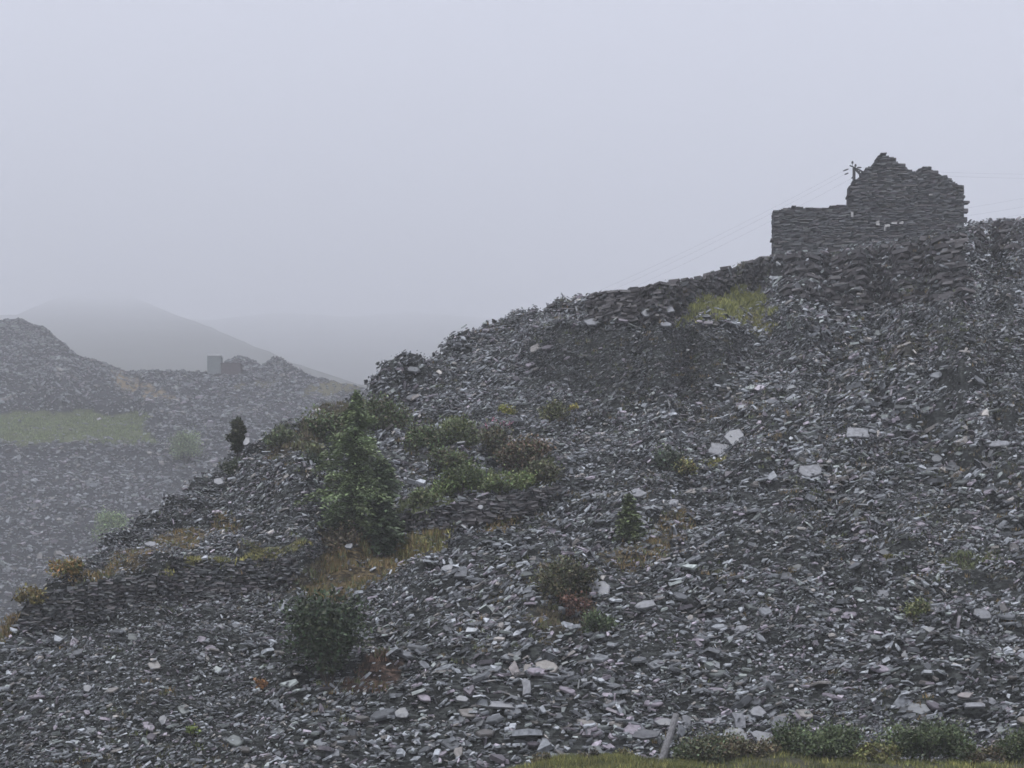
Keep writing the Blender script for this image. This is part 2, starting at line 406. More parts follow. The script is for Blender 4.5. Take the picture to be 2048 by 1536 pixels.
# ------------------------------------------------------------------ far tips, left
FCREST = [(-700, 560), (-300, 600), (0, 640), (40, 637), (90, 655), (130, 690), (155, 712), (200, 722), (250, 737), (330, 742), (410, 744), (440, 738),
          (458, 716), (480, 709), (505, 716), (525, 728), (540, 714), (560, 711), (575, 722), (610, 744), (660, 760), (720, 772), (800, 778), (1000, 800), (1300, 820)]
FBANDS = [([(-700, 826), (290, 824), (282, 886), (-700, 896)], 0.40), ([(-700, 812), (290, 806), (296, 822), (-700, 825)], 2.5),
          ([(-700, 896), (300, 890), (300, 905), (-700, 912)], 1.2),
          ([(150, 716), (235, 735), (335, 800), (300, 806), (215, 752)], 0.42),
          ([(-60, 745), (200, 755), (260, 800), (-60, 805)], 0.95)]
fu = np.linspace(-680, 1280, 260); fc = interp(FCREST, fu)
u2, v2, e2, y2, m2 = profile(fu, 1480, fc, np.full(len(fu), 172.0), 0.595, FBANDS, 150)
x2 = (u2 - 1024) / F * y2; z2 = e2 * y2
d2 = 0.9 * fbm(x2 / 14, y2 / 14, 61, 3) + 0.8 * fbm(x2 / 4, y2 / 3, 67, 3)
z2 = z2 + d2 * np.clip((y2 - 120) / 10, 0, 1) * np.clip(1.15 - np.clip((m2 - 1), 0, 1), 0.2, 1) * 0.8
back = []
for dist in [2, 5, 12, 30, 60]:
    yy = y2[-1] + dist; back.append(np.stack([(fu - 1024) / F * yy, yy, z2[-1] - 0.22 * dist - 0.3 * max(0, dist - 12)], -1))
FG = np.concatenate([np.stack([x2, y2, z2], -1), np.array(back)], 0)
fdU = np.gradient(FG, axis=1); fdR = np.gradient(FG, axis=0)
FN = norm(np.cross(fdU, fdR)); FN[FN[..., 2] < 0] *= -1
ft = np.zeros(FG.shape[:2] + (3,)); ft[:] = (0.02, 0.021, 0.024)
FPATCH = [([(-700, 828), (285, 824), (278, 884), (-700, 893)], GRN), ([(235, 738), (335, 803), (300, 800), (225, 752)], (0.22, 0.17, 0.10)),
          ([(610, 775), (640, 764), (705, 764), (690, 785), (625, 795)], (0.12, 0.11, 0.06)), ([(490, 765), (530, 757), (530, 772), (500, 778)], (0.12, 0.11, 0.06))]
for poly, col in FPATCH:
    ft[:150][inpoly(u2 + 60 * fbm(x2 / 5, y2 / 5, 431, 3), v2 + 14 * fbm(x2 / 4, y2 / 4, 433, 3), poly)] = np.array(col) * 0.7
kind(link("far_hillside", grid_mesh("far_hillside", FG, ft), M_GROUND), 'structure')

def PF(u, v):
    u = np.atleast_1d(np.asarray(u, float)); v = np.atleast_1d(np.asarray(v, float))
    ci = (u - fu[0]) / (fu[1] - fu[0]); e = (VH - v) / F; e0 = (VH - 1480) / F; ec = (VH - interp(FCREST, u)) / F
    ri = np.clip((e - e0) / (ec - e0), 0, 1) * 149
    return samp(FG, ci, ri)[0]

# ------------------------------------------------------------------ mountain behind
MCREST = [(-800, 600), (-100, 640), (40, 628), (110, 596), (200, 580), (260, 590), (330, 622), (420, 655), (520, 698), (620, 738), (720, 768), (820, 790), (1500, 830)]
mu = np.linspace(-780, 1480, 140); mc = interp(MCREST, mu)
u3, v3, e3, y3, m3 = profile(mu, 900, mc, np.full(len(mu), 470.0), 0.336, [], 60)
x3 = (u3 - 1024) / F * y3; z3 = e3 * y3 + 3.0 * fbm(x3 / 90, y3 / 120, 81, 4) + 0.8 * fbm(x3 / 15, y3 / 15, 85, 3)
b3 = [np.stack([(mu - 1024) / F * (y3[-1] + k), y3[-1] + k, z3[-1] - 0.3 * k], -1) for k in (8, 30, 70)]
MG = np.concatenate([np.stack([x3, y3, z3], -1), np.array(b3)], 0)
mt = np.zeros(MG.shape[:2] + (3,)); mt[:] = (0.06, 0.062, 0.045)
kind(link("mountain", grid_mesh("mountain", MG, mt), M_GROUND), 'structure')
NCREST = [(-800, 645), (0, 640), (250, 632), (420, 640), (560, 625), (700, 634), (820, 624), (960, 636), (1100, 650), (1500, 695), (2300, 740)]
nu4 = np.linspace(-780, 2280, 120); nc4 = interp(NCREST, nu4)
u4, v4, e4, y4, m4 = profile(nu4, 840, nc4, np.full(len(nu4), 1000.0), 0.336, [], 40)
x4 = (u4 - 1024) / F * y4; z4 = e4 * y4 + 3.0 * fbm(x4 / 120, y4 / 150, 91, 3)
b4 = [np.stack([(nu4 - 1024) / F * (y4[-1] + k), y4[-1] + k, z4[-1] - 0.3 * k], -1) for k in (10, 40)]
NG = np.concatenate([np.stack([x4, y4, z4], -1), np.array(b4)], 0)
nt4 = np.zeros(NG.shape[:2] + (3,)); nt4[:] = (0.06, 0.062, 0.045)
kind(link("far_mountain", grid_mesh("far_mountain", NG, nt4), M_GROUND), 'structure')
TOPZ = float(max(GZ.max() + 8, MG[..., 2].max(), NG[..., 2].max(), FG[..., 2].max()))
print("extent", TOPZ, MG[..., 1].max(), NG[..., 1].max(), "ruin y", P1(1550, 520)[0], P1(1925, 470)[0], "far", PF(300, 742), PF(100, 1150))

# ------------------------------------------------------------------ slates
def tints(n, lo=0.048, hi=0.39):
    g = lo * (hi / lo) ** (rng.random(n) ** 1.1)
    c = np.stack([g * 0.95, g * 1.01, g * 1.06], -1)
    k = rng.random(n)
    br = k < 0.10; c[br] = np.stack([g[br] * 1.02, g[br] * 0.95, g[br] * 0.87], -1)
    gr = (k > 0.22) & (k < 0.36); c[gr] = np.stack([g[gr] * 0.93, g[gr] * 1.03, g[gr] * 0.97], -1)
    pu = (k > 0.10) & (k < 0.22); c[pu] = np.stack([g[pu] * 1.08, g[pu] * 0.96, g[pu] * 1.08], -1)
    return c

def frames(nrm, along):
    """orthonormal x,y,z per slate: z = nrm, x close to along"""
    x = norm(along - (along * nrm).sum(-1, keepdims=True) * nrm); y = np.cross(nrm, x)
    return x, y

def slates(pos, nrm, along, size, aspect, thick, n=5):
    N = len(pos)
    x, y = frames(nrm, along)
    ang = (np.arange(n)[None, :] + 0.55 * (rng.random((N, n)) - 0.5) * 1.5) / n * 2 * np.pi + rng.random((N, 1)) * 6.28
    rad = 0.5 * (0.72 + 0.5 * rng.random((N, n)))
    a = np.cos(ang) * rad * size[:, None]; b = np.sin(ang) * rad * (size * aspect)[:, None]
    shr = 0.86 + 0.12 * rng.random((N, n))
    jz = (rng.random((N, n)) - 0.5) * 0.35
    top = pos[:, None] + x[:, None] * (a * shr)[..., None] + y[:, None] * (b * shr)[..., None] + nrm[:, None] * ((0.5 + jz) * thick[:, None])[..., None]
    bot = pos[:, None] + x[:, None] * a[..., None] + y[:, None] * b[..., None] - nrm[:, None] * (0.5 * thick[:, None])[..., None]
    V = np.concatenate([top, bot], 1).reshape(-1, 3)
    base = (np.arange(N) * 2 * n)[:, None]
    t = base + np.arange(n)[None, :]
    s0 = np.arange(n); s1 = (s0 + 1) % n
    side = np.stack([np.broadcast_to(base + s1, (N, n)), np.broadcast_to(base + s0, (N, n)), np.broadcast_to(base + n + s0, (N, n)), np.broadcast_to(base + n + s1, (N, n))], -1)
    loops = np.concatenate([t, side.reshape(N, -1)], 1).ravel()
    tot = np.tile(np.concatenate([[n], np.full(n, 4)]), N)
    return V, loops, tot

def scatter_cells(G, r0, r1, c0, c1, count, weight=None):
    A = G[r0:r1, c0:c1]
    e1 = A[:-1, 1:] - A[:-1, :-1]; e2_ = A[1:, :-1] - A[:-1, :-1]
    area = np.linalg.norm(np.cross(e1, e2_), axis=-1)
    if weight is not None: area = area * weight[r0:r1 - 1, c0:c1 - 1]
    p = area.ravel() / area.sum()
    k = rng.choice(p.size, size=count, p=p)
    rr, cc = np.unravel_index(k, area.shape)
    return cc + c0 + rng.random(count), rr + r0 + rng.random(count)

WALL_POLY = BANDS[0][0]
wgt = np.ones(G.shape[:2]); wgt[:NR] = np.clip(1.0 - 0.86 * veg, 0.06, 1)
wgt[:NR][inpoly(ub, vb, WALL_POLY)] = 0.06
wgt[:NR][inpoly(ub, vb, BANDS[5][0])] *= 0.30; wgt[:NR][inpoly(ub, vb, BANDS[7][0])] *= 0.30
wgt[:NR][inpoly(ub, vb, [(1556, 500), (1925, 450), (1925, 605), (1700, 625), (1556, 585)])] *= 0.35
wgt[NR + 4:] = 0.15
CL = fbm(GX / 1.6, GY / 1.1, 201, 3); wgt *= np.clip(0.85 + 0.7 * CL, 0.45, 1.4)
STP = np.zeros(G.shape[:2]); STP[:NR] = steep
UU = np.vstack([ub, np.broadcast_to(UCOLS, (NB, NU))]); VV = np.vstack([vb, np.broadcast_to(crest_v, (NB, NU))])
SZ = np.ones(G.shape[:2])
SZ[:NR] = np.interp(vb, [560, 900, 1250, 1540], [0.85, 0.86, 0.86, 0.90]) * np.interp(ub, [0, 500, 1100, 1700], [0.72, 0.76, 0.95, 1.05])
for k, f_ in ((2, .60), (5, .68), (7, .65), (9, .6), (15, .6)):
    SZ[:NR][inpoly(ub, vb, BANDS[k][0])] *= f_
PK = np.zeros(G.shape[:2])
for poly, mm in POCKETS + BANDS[10:15]:
    PK[:NR][inpoly(ub, vb, poly)] = 1
wgt *= 1 - np.where(UU > 1500, 0.80, 0.45) * PK; SZ *= 1 - 0.35 * PK
# sorting: runs of fine waste down the slope between coarser blocks
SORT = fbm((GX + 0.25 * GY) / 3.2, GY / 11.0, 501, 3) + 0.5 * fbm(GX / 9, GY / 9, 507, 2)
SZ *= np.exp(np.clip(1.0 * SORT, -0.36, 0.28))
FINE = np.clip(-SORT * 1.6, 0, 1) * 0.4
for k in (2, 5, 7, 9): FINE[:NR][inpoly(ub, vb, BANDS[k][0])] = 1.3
cmin = int((-330 + 650) / (UCOLS[1] - UCOLS[0])); cmax = NU - 3
wgt *= np.where(UU > 2130, 0.55, 1.0)
NS = 172000
ci, ri = scatter_cells(G, 4, NR + 6, cmin, cmax, NS, wgt / np.clip(SZ, 0.3, 1.6) ** 1.4)
pos = samp(G, ci, ri); nt_ = norm(samp(GN, ci, ri))
sz = np.clip(np.exp(rng.normal(math.log(0.245), 0.48, NS)), 0.09, 0.95) * samp(SZ[..., None], ci, ri)[:, 0]
st = samp(STP[..., None], ci, ri)[:, 0]
up = np.array([0, 0, 1.0])
st = np.maximum(st, np.clip((0.80 - nt_[:, 2]) / 0.35, 0, 1))
wn = (0.47 - 0.26 * st)[:, None]
lean = 0.40 * np.stack([fbm(pos[:, 0] / 2.2, pos[:, 1] / 2.2, 101, 2), fbm(pos[:, 0] / 2.2, pos[:, 1] / 2.2, 107, 2), np.zeros(NS)], -1) * 2
lean[:, 0] -= np.interp(pos[:, 0] / pos[:, 1] * F + 1024, [500, 1100, 1700, 2048], [.30, .24, .22, .26])
nrm = norm(wn * nt_ + (1 - wn) * up + lean + rng.normal(0, 0.25, (NS, 3)))
wild = rng.random(NS) < 0.22
nrm[wild] = norm(nt_[wild] * 0.6 + rng.normal(0, 0.6, (wild.sum(), 3)))
nrm[nrm[:, 2] < 0] *= -1
hor = norm(np.cross(np.broadcast_to(up, (NS, 3)), nt_) + 1e-6)
dirn = norm(hor + 0.9 * rng.normal(0, 0.6, (NS, 3)))
pos = pos + nt_ * (rng.random(NS) ** 1.5 * 0.30 + 0.0)[:, None]
asp = 0.36 + 0.42 * rng.random(NS); thk = sz * (0.08 + 0.15 * rng.random(NS)); H2 = int(NS * 0.6)
V, L, T = slates(pos[:H2], nrm[:H2], dirn[:H2], sz[:H2] * 1.08, asp[:H2], thk[:H2], 4)
V2, L2_, T2 = slates(pos[H2:], nrm[H2:], dirn[H2:], sz[H2:], asp[H2:], thk[H2:], 5)
L = np.concatenate([L, L2_ + len(V)]); T = np.concatenate([T, T2]); V = np.concatenate([V, V2])
tn = tints(NS) * (1 - 0.30 * np.clip(samp(FINE[..., None], ci, ri), 0, 1.3))     # finer waste is tinted darker, most of all on the steep bands
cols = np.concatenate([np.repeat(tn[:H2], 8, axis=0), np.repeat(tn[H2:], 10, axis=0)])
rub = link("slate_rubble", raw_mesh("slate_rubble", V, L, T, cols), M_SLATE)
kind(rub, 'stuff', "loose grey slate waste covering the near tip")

# far rubble
NF = 52000
fw = np.ones(FG.shape[:2])
for k_, (poly, col) in enumerate(FPATCH): fw[:150][inpoly(u2 + 60 * fbm(x2 / 5, y2 / 5, 431, 3), v2 + 14 * fbm(x2 / 4, y2 / 4, 433, 3), poly)] = 0.12 if k_ == 0 else 0.4
ci, ri = scatter_cells(FG, 15, 152, 20, 225, NF, fw)
pos = samp(FG, ci, ri); nf = norm(samp(FN, ci, ri))
nrm = norm(0.6 * nf + 0.4 * up + rng.normal(0, 0.25, (NF, 3))); nrm[nrm[:, 2] < 0] *= -1
sz = np.clip(np.exp(rng.normal(math.log(0.60), 0.48, NF)), 0.25, 2.2)
dirn = norm(np.cross(np.broadcast_to(up, (NF, 3)), nf) + rng.normal(0, 0.6, (NF, 3)))
V, L, T = slates(pos + nf * 0.1, nrm, dirn, sz, 0.45 + 0.4 * rng.random(NF), sz * (0.14 + 0.2 * rng.random(NF)), 4)
fr = link("far_slate_rubble", raw_mesh("far_slate_rubble", V, L, T, np.repeat(tints(NF, 0.07, 0.22), 8, axis=0)), M_SLATE_FAR)
kind(fr, 'stuff', "hazy grey slate waste on the far tips")

# ------------------------------------------------------------------ single slabs
def slab_mesh(name, w, l, t, seed, col, n=7, rect=False):
    r = np.random.default_rng(seed)
    if rect:
        pts = np.array([(-.5, -.45), (-.1, -.5), (.46, -.47), (.5, 0.05), (.45, .48), (-.05, .5), (-.48, .44), (-.5, 0)]) + (r.random((8, 2)) - .5) * 0.24
    else:
        a = (np.arange(n) + 0.7 * (r.random(n) - .5)) / n * 2 * np.pi
        rad = 0.5 * (0.78 + 0.34 * r.random(n)); pts = np.stack([np.cos(a) * rad, np.sin(a) * rad], -1)
    n = len(pts); pts = pts * (w, l)
    zt = t * (0.5 + 0.25 * (r.random(n) - .5))
    rings = [np.c_[pts * 0.90, zt], np.c_[pts * (0.98 + 0.03 * r.random((n, 1))), zt - t * 0.3], np.c_[pts * (0.93 + 0.1 * r.random((n, 1))), np.full(n, -t * 0.5)]]
    V = np.concatenate(rings + [np.array([[0, 0, zt.mean() + t * 0.04]])])
    c = 3 * n; loops = []; tot = []
    for i in range(n):
        j = (i + 1) % n
        loops += [i, j, c]; tot.append(3)
        for k in (0, 1):
            loops += [k * n + j, k * n + i, (k + 1) * n + i, (k + 1) * n + j]; tot.append(4)
    loops += list(range(2 * n, 3 * n))[::-1]; tot.append(n)
    return raw_mesh(name, V, loops, tot, np.broadcast_to(np.array(col, float), (len(V), 3)))

def orient(o, p, nrm, ang):
    import mathutils
    z = mathutils.Vector(nrm).normalized(); x = mathutils.Vector((1, 0, 0)); x = (x - x.dot(z) * z).normalized(); y = z.cross(x)
    R = mathutils.Matrix((x, y, z)).transposed() @ mathutils.Matrix.Rotation(ang, 3, 'Z')
    o.rotation_euler = R.to_euler(); o.location = p

LIGHT, MIDG, DARK, TAN, PINK = (0.15, 0.154, 0.162), (0.11, 0.114, 0.12), (0.06, 0.062, 0.068), (0.145, 0.132, 0.118), (0.165, 0.145, 0.14)
# u, v, width px, height px, tilt of the face (deg), turn (deg), colour, rect, label
SLABS = [
    (1197, 1188, 46, 40, 62, 20, LIGHT, False, "large pale five sided slate slab propped up right of the rounded bush"),
    (1467, 880, 36, 30, 60, 40, LIGHT, True, "pale rectangular slab tilted up above a second pale block"),
    (1438, 905, 46, 24, 60, -12, LIGHT, True, "pale block just below and left of the tilted rectangular slab"),
    (1714, 889, 42, 18, 52, -14, LIGHT, True, "rounded pale slab lying alone on the upper right scree"),
    (1618, 957, 42, 20, 55, 10, LIGHT, True, "neat rectangular pale slab in the middle of the right scree"),
    (1272, 1003, 42, 17, 50, -14, LIGHT, False, "flat pale slab on the scree above the small green conifer"),
    (1345, 1013, 30, 16, 52, 8, LIGHT, False, "pale wedge shaped slab right of the flat slab above the small conifer"),
    (1392, 980, 72, 30, 60, 8, TAN, False, "long brownish boulder overhanging the scree below the yellow tuft"),
    (1500, 915, 50, 14, 50, 30, MIDG, True, "long grey slab sloping up right beside the yellow tuft"),
    (1763, 1170, 28, 20, 60, -25, MIDG, False, "grey diamond shaped slab on the middle right scree"),
    (1925, 1400, 34, 14, 55, 5, PINK, False, "pinkish lens shaped slab near the lower right corner"),
    (1945, 1419, 36, 9, 48, -5, LIGHT, True, "thin pale slate under the pinkish lens shaped slab"),
    (1978, 1415, 18, 17, 65, 30, MIDG, False, "small upright grey slate right of the thin pale slate"),
    (1996, 1497, 34, 17, 60, 5, PINK, True, "pale blocky slab left of the bottom right bush"),
    (1783, 1474, 26, 14, 55, 8, LIGHT, False, "pale flat slate between the two big bottom bushes"),
    (1816, 1468, 30, 26, 70, 45, TAN, False, "tan triangular slab standing up above the right bottom bush"),
    (2040, 1441, 30, 14, 60, 25, TAN, False, "tan slab at the right edge of the picture near the bottom"),
    (1475, 1453, 24, 32, 72, 10, LIGHT, True, "upright pale slab standing above the bushes right of the timber post"),
    (1512, 1433, 34, 24, 60, -35, LIGHT, False, "pale sharp slab pointing down right above the big broken slab"),
    (1526, 1486, 58, 34, 62, -25, LIGHT, False, "big pale broken slab resting on the grassy bank"),
    (1556, 1466, 44, 42, 68, 35, MIDG, False, "big tilted grey slab leaning over the broken slab on the bank"),
    (1466, 1482, 52, 34, 60, 8, MIDG, True, "broad grey slab behind the bush beside the timber post"),
    (1290, 1478, 74, 20, 62, 3, DARK, False, "long grey boulder left of the timber post"),
    (1336, 1448, 60, 18, 58, -6, MIDG, False, "pale shelf of slate just behind the timber post"),
    (1420, 1440, 50, 13, 52, -3, LIGHT, True, "flat pale slate right of the timber post top"),
    (1372, 1444, 16, 26, 75, 0, MIDG, True, "narrow upright slate touching the timber post on its right"),
    (1028, 1357, 22, 38, 70, 8, PINK, False, "upright pinkish brown slate on the lower middle scree"),
    (1053, 1349, 22, 24, 65, 0, TAN, False, "brownish block beside the upright pinkish slate"),
    (1092, 1342, 48, 30, 62, -15, TAN, False, "large brownish grey slab right of the pinkish slate"),
    (1052, 1400, 16, 32, 70, 4, LIGHT, True, "narrow pale slate standing below the pinkish slate"),
    (1003, 1433, 54, 12, 50, -6, LIGHT, True, "long flat pale slate on the lower middle scree"),
    (925, 1424, 26, 14, 55, -15, LIGHT, False, "small pale slate left of the long flat slate"),
    (805, 1434, 28, 24, 60, 5, MIDG, False, "rounded pale rock on the lower scree right of the yew"),
    (895, 1141, 30, 16, 55, 15, LIGHT, False, "pale rounded slab right of the orange bracken slope"),
    (962, 1085 - 62, 12, 12, 60, 0, LIGHT, False, "bright little stone at the end of the ledge wall"),
    (1092, 879, 38, 14, 50, -10, LIGHT, False, "pale flat slab right of the pink flowered shrub"),
    (1335, 626, 30, 14, 55, 5, LIGHT, False, "pale angular stone at the foot of the dry stone wall"),
    (1296, 631, 32, 18, 60, 0, MIDG, False, "rounded grey boulder at the foot of the dry stone wall"),
    (1474, 634, 9, 14, 75, 0, LIGHT, False, "small white upright stone at the edge of the yellow grass"),
    (1508, 662, 10, 18, 75, -15, LIGHT, False, "small white leaning stone below the yellow grass strip"),
    (1330, 655, 30, 10, 45, -10, LIGHT, False, "pale slate on the dark scree below the boulder"),
    (1185, 650, 36, 14, 48, -12, LIGHT, False, "pale slate below the left end of the dry stone wall"),
    (1158, 610, 24, 10, 40, -30, LIGHT, True, "pale slate leaning on the small stone stub on the ridge"),
    (2040, 610, 26, 26, 65, 60, MIDG, True, "upright grey slab at the right edge below the ruin"),
    (1990, 910, 48, 9, 45, 2, LIGHT, True, "thin curved slate over a dark hollow at the right edge"),
    (445, 1335 - 62, 20, 14, 60, 0, LIGHT, False, "pale stone on the lower left scree above the yew level"),
    (180, 1382, 20, 18, 60, 0, MIDG, False, "grey squarish stone on the lower left scree"),
    (330, 1460, 22, 22, 65, 20, MIDG, False, "pale upright stone near the bottom left"),
    (305, 1108, 26, 10, 45, -12, LIGHT, False, "pale slate on the tawny grass of the lower left ridge"),
    (496, 868, 16, 18, 65, 0, LIGHT, False, "whitish stone right behind the small ridge pine"),
    (440, 980, 24, 14, 55, 10, LIGHT, False, "whitish slab on the ridge left of the tall conifer"),
    (700, 1160 - 52, 20, 12, 55, 0, MIDG, False, "grey stone in the orange bracken"),
    (1960, 1300 - 60, 40, 22, 55, -30, MIDG, False, "broad grey slab low on the right scree"),
    (1480, 1262, 44, 16, 50, 30, LIGHT, False, "pale slab on the middle scree below the orange moss"),
    (1290, 1215, 36, 12, 48, 20, LIGHT, True, "pale flat slab right of the five sided slab"),
]
for i, (u, v, wpx, hpx, tilt, turn, col, rect, lab) in enumerate(SLABS):
    p, nr = P1(u, min(v + hpx * 0.1, 1560))
    if v > 1470: p = np.array([(u - 1024) / F * 48.3, 48.3, (VH - v) / F * 48.3])
    k = p[1] / F; el = math.degrees(math.atan2(p[2], p[1]))
    w_ = wpx * k; l_ = hpx * k / max(0.3, math.sin(math.radians(tilt - el)))
    t_ = max(0.10, 0.14 * min(w_, l_))
    t = math.radians(tilt)
    o = link("slate_slab", slab_mesh("slate_slab", w_, l_, t_, 100 + i, col, 6 if i % 2 else 7, rect), M_SLATE)
    pn = np.array([0.12 * random.uniform(-1, 1), -math.sin(t), math.cos(t)])
    orient(o, p + pn * 0.10 + np.array([0, -0.22, 0.10]), pn, math.radians(turn) * 0.6)
    tag(o, lab, "slab", "named slate slabs on the tip")

REG = [
    ("loose slate slab lying on the lower left scree below the ledge", "slates on the lower left scree", (0, 560, 1260, 1530), 46),
    ("loose slate slab on the lower middle scree between the yew and the post", "slates on the lower middle scree", (740, 1290, 1290, 1510), 52),
    ("loose slate slab on the lower right scree above the bottom bushes", "slates on the lower right scree", (1300, 2080, 1200, 1440), 62),
    ("loose slate slab on the right scree level with the shrub ledge", "slates on the middle right scree", (1480, 2080, 800, 1180), 52),
    ("loose slate slab on the scree just under the ruin", "slates just under the ruin", (1540, 2080, 660, 790), 18),
    ("loose slate slab on the top left shoulder of the spur", "slates on the spur shoulder", (780, 1100, 660, 820), 20),
]
protos = []
for k in range(24):
    protos.append(slab_mesh("loose_slate", 1.0, 0.5 + 0.4 * random.random(), 0.11 + 0.08 * random.random(), 900 + k, tints(1, 0.06, 0.19)[0], random.choice((5, 6, 7)), False))
    protos[-1].materials.append(M_SLATE)
LAND = [(652, 1300, "dark round yew bush"), (712, 930, "tall conifer"), (768, 1080, "darker narrow conifer"), (474, 890, "lone ridge pine"), (1258, 1060, "small conifer sapling"),
        (1115, 1180, "rounded brownish bush"), (1198, 1240, "small green bush"), (1333, 925, "grey green bush"), (1372, 955, "yellowish clump"),
        (1830, 1240, "pale green round bush"), (1340, 1478, "timber post"), (1640, 1470, "bottom middle bush"), (1855, 1465, "bottom right bush"),
        (1467, 880, "tilted rectangular slab"), (1714, 889, "lone rounded pale slab"), (1618, 957, "neat rectangular slab"), (1197, 1188, "big five sided slab"),
        (1763, 1170, "diamond shaped slab"), (1925, 1400, "pinkish lens shaped slab"), (1028, 1357, "upright pinkish slate"), (1092, 1342, "large brownish slab"),
        (1003, 1433, "long flat slate"), (1004, 880, "pink flowered shrub"), (900, 860, "broad olive shrub"), (1106, 835, "dull mossy clump"),
        (1392, 980, "brownish overhanging boulder"), (1290, 1110, "orange moss patch"), (1770, 1122, "small yellow tuft"), (1930, 1125, "faint green moss patch"),
        (132, 1160, "golden bracken clump"), (520, 1390, "single orange tuft"), (388, 1475, "bottom left green tuft"), (740, 1370, "reddish bracken"),
        (180, 1382, "grey squarish stone"), (330, 1460, "bottom left upright stone"), (805, 1434, "rounded pale rock"), (1480, 1262, "middle scree pale slab"),
        (2040, 610, "right edge upright slab"), (1800, 700, "faint brown moss"), (1990, 910, "thin curved slate"), (1510, 640, "yellow grass strip"),
        (1700, 560, "ruin revetment"), (800, 750, "dark ridge knob"), (1130, 612, "ridge stone stub"), (962, 1023, "bright little stone"),
        (400, 1150, "long low revetment"), (1960, 1240, "broad grey slab")]
PTONE = [("dark" if m_.attributes['tint'].data[0].color[1] < .085 else "pale" if m_.attributes['tint'].data[0].color[1] > .14 else "mid grey") for m_ in protos]
used_labels = set()
for lab, grp, (u0, u1, va, vb_), cnt in REG:
    made = 0; tries = 0
    while made < cnt and tries < 4000:
        tries += 1
        u = random.uniform(u0, u1); v = random.uniform(va, vb_)
        if v < interp(CREST, u) + 12 or any(inpoly(np.array([u]), np.array([v]), pp[1])[0] for pp in PATCHES): continue
        if inpoly(np.array([u]), np.array([v]), BANDS[5][0])[0]: continue
        lu, lv, ln_ = min(LAND, key=lambda q: (q[0] - u) ** 2 + (q[1] - v) ** 2)
        dx, dy = u - lu, v - lv; dist = math.hypot(dx, dy)
        if dist < 24: continue
        sect = int(((math.degrees(math.atan2(-dy, dx)) + 22.5) % 360) // 45)
        where = ["right of", "above and right of", "above", "above and left of", "left of", "below and left of", "below", "below and right of"][sect]
        k = random.randrange(len(protos))
        s_ = random.uniform(0.52, 0.92) * (0.8 if u < 560 else 1.0)
        lab2 = ("large " if s_ > .80 else "small " if s_ < .60 else "") + PTONE[k] + " slate " + ("just " if dist < 60 else "some way " if dist > 120 else "") + where + " the " + ln_
        if lab2 in used_labels: continue
        used_labels.add(lab2); made += 1
        p, nr = P1(u, v)
        o = bpy.data.objects.new("loose_slate", protos[k]); C.objects.link(o)
        o.scale = (s_, s_, s_)
        n2 = norm(0.55 * nr + 0.45 * up + np.array([random.gauss(0, .2), random.gauss(-.12, .2), 0]))
        orient(o, p + nr * 0.16, n2, random.gauss(0, 0.7))
        tag(o, lab2, "slate", grp)

# ------------------------------------------------------------------ stones for walls
def stone_proto(seed, j=(0.16, 0.3, 0.34)):
    r = np.random.default_rng(seed)
    c = np.array([(x, y, z) for z in (-.5, .5) for y in (-.5, .5) for x in (-.5, .5)], float)
    c += (r.random((8, 3)) - .5) * np.array(j)
    q = [0, 2, 3, 1, 4, 5, 7, 6, 0, 1, 5, 4, 1, 3, 7, 5, 3, 2, 6, 7, 2, 0, 4, 6]
    return c, q
PROT = [stone_proto(300 + k, (.10, .3, .22)) for k in range(18)]
PMESH = []
for c, q in PROT:
    me = raw_mesh("wall_stone", c, q, [4] * 6); me.materials.append(M_STONE); PMESH.append(me)

def lay(parent, stones, nparts, rest_name="stonework", lo=0.034, hi=0.082):
    """stones: (centre, x axis, depth axis, w, d, h) - the largest become parts of their own, the rest one part"""
    stones = sorted(stones, key=lambda s: -s[3] * s[5])
    import mathutils
    for s in stones[:nparts]:
        ctr, xa, ya, w, d, h = s
        k = random.randrange(len(PMESH))
        o = bpy.data.objects.new("stone", PMESH[k]); C.objects.link(o); o.parent = parent
        R = mathutils.Matrix((xa, ya, np.cross(xa, ya))).transposed()
        R = R @ mathutils.Euler((random.gauss(0, .03), random.gauss(0, .014), random.gauss(0, .05))).to_matrix()
        o.matrix_local = mathutils.Matrix.Translation(mathutils.Vector(ctr)) @ R.to_4x4() @ mathutils.Matrix.Diagonal((w, d, h, 1))
    rest = stones[nparts:]
    if rest:
        Vs, Ls, base = [], [], 0
        for ctr, xa, ya, w, d, h in rest:
            c, q = PROT[random.randrange(len(PROT))]
            c = c * (w, d, h); za = np.cross(xa, ya)
            Vs.append(ctr + c[:, :1] * xa + c[:, 1:2] * ya + c[:, 2:] * za); Ls.append(np.array(q) + base); base += 8
        Vs = np.concatenate(Vs)
        cc = np.repeat(tints(len(rest), lo, hi), 8, axis=0)
        o = link(rest_name, raw_mesh(rest_name, Vs, np.concatenate(Ls), np.full(6 * len(rest), 4), cc), M_STONE_T, parent)
        kind(o, 'stuff')

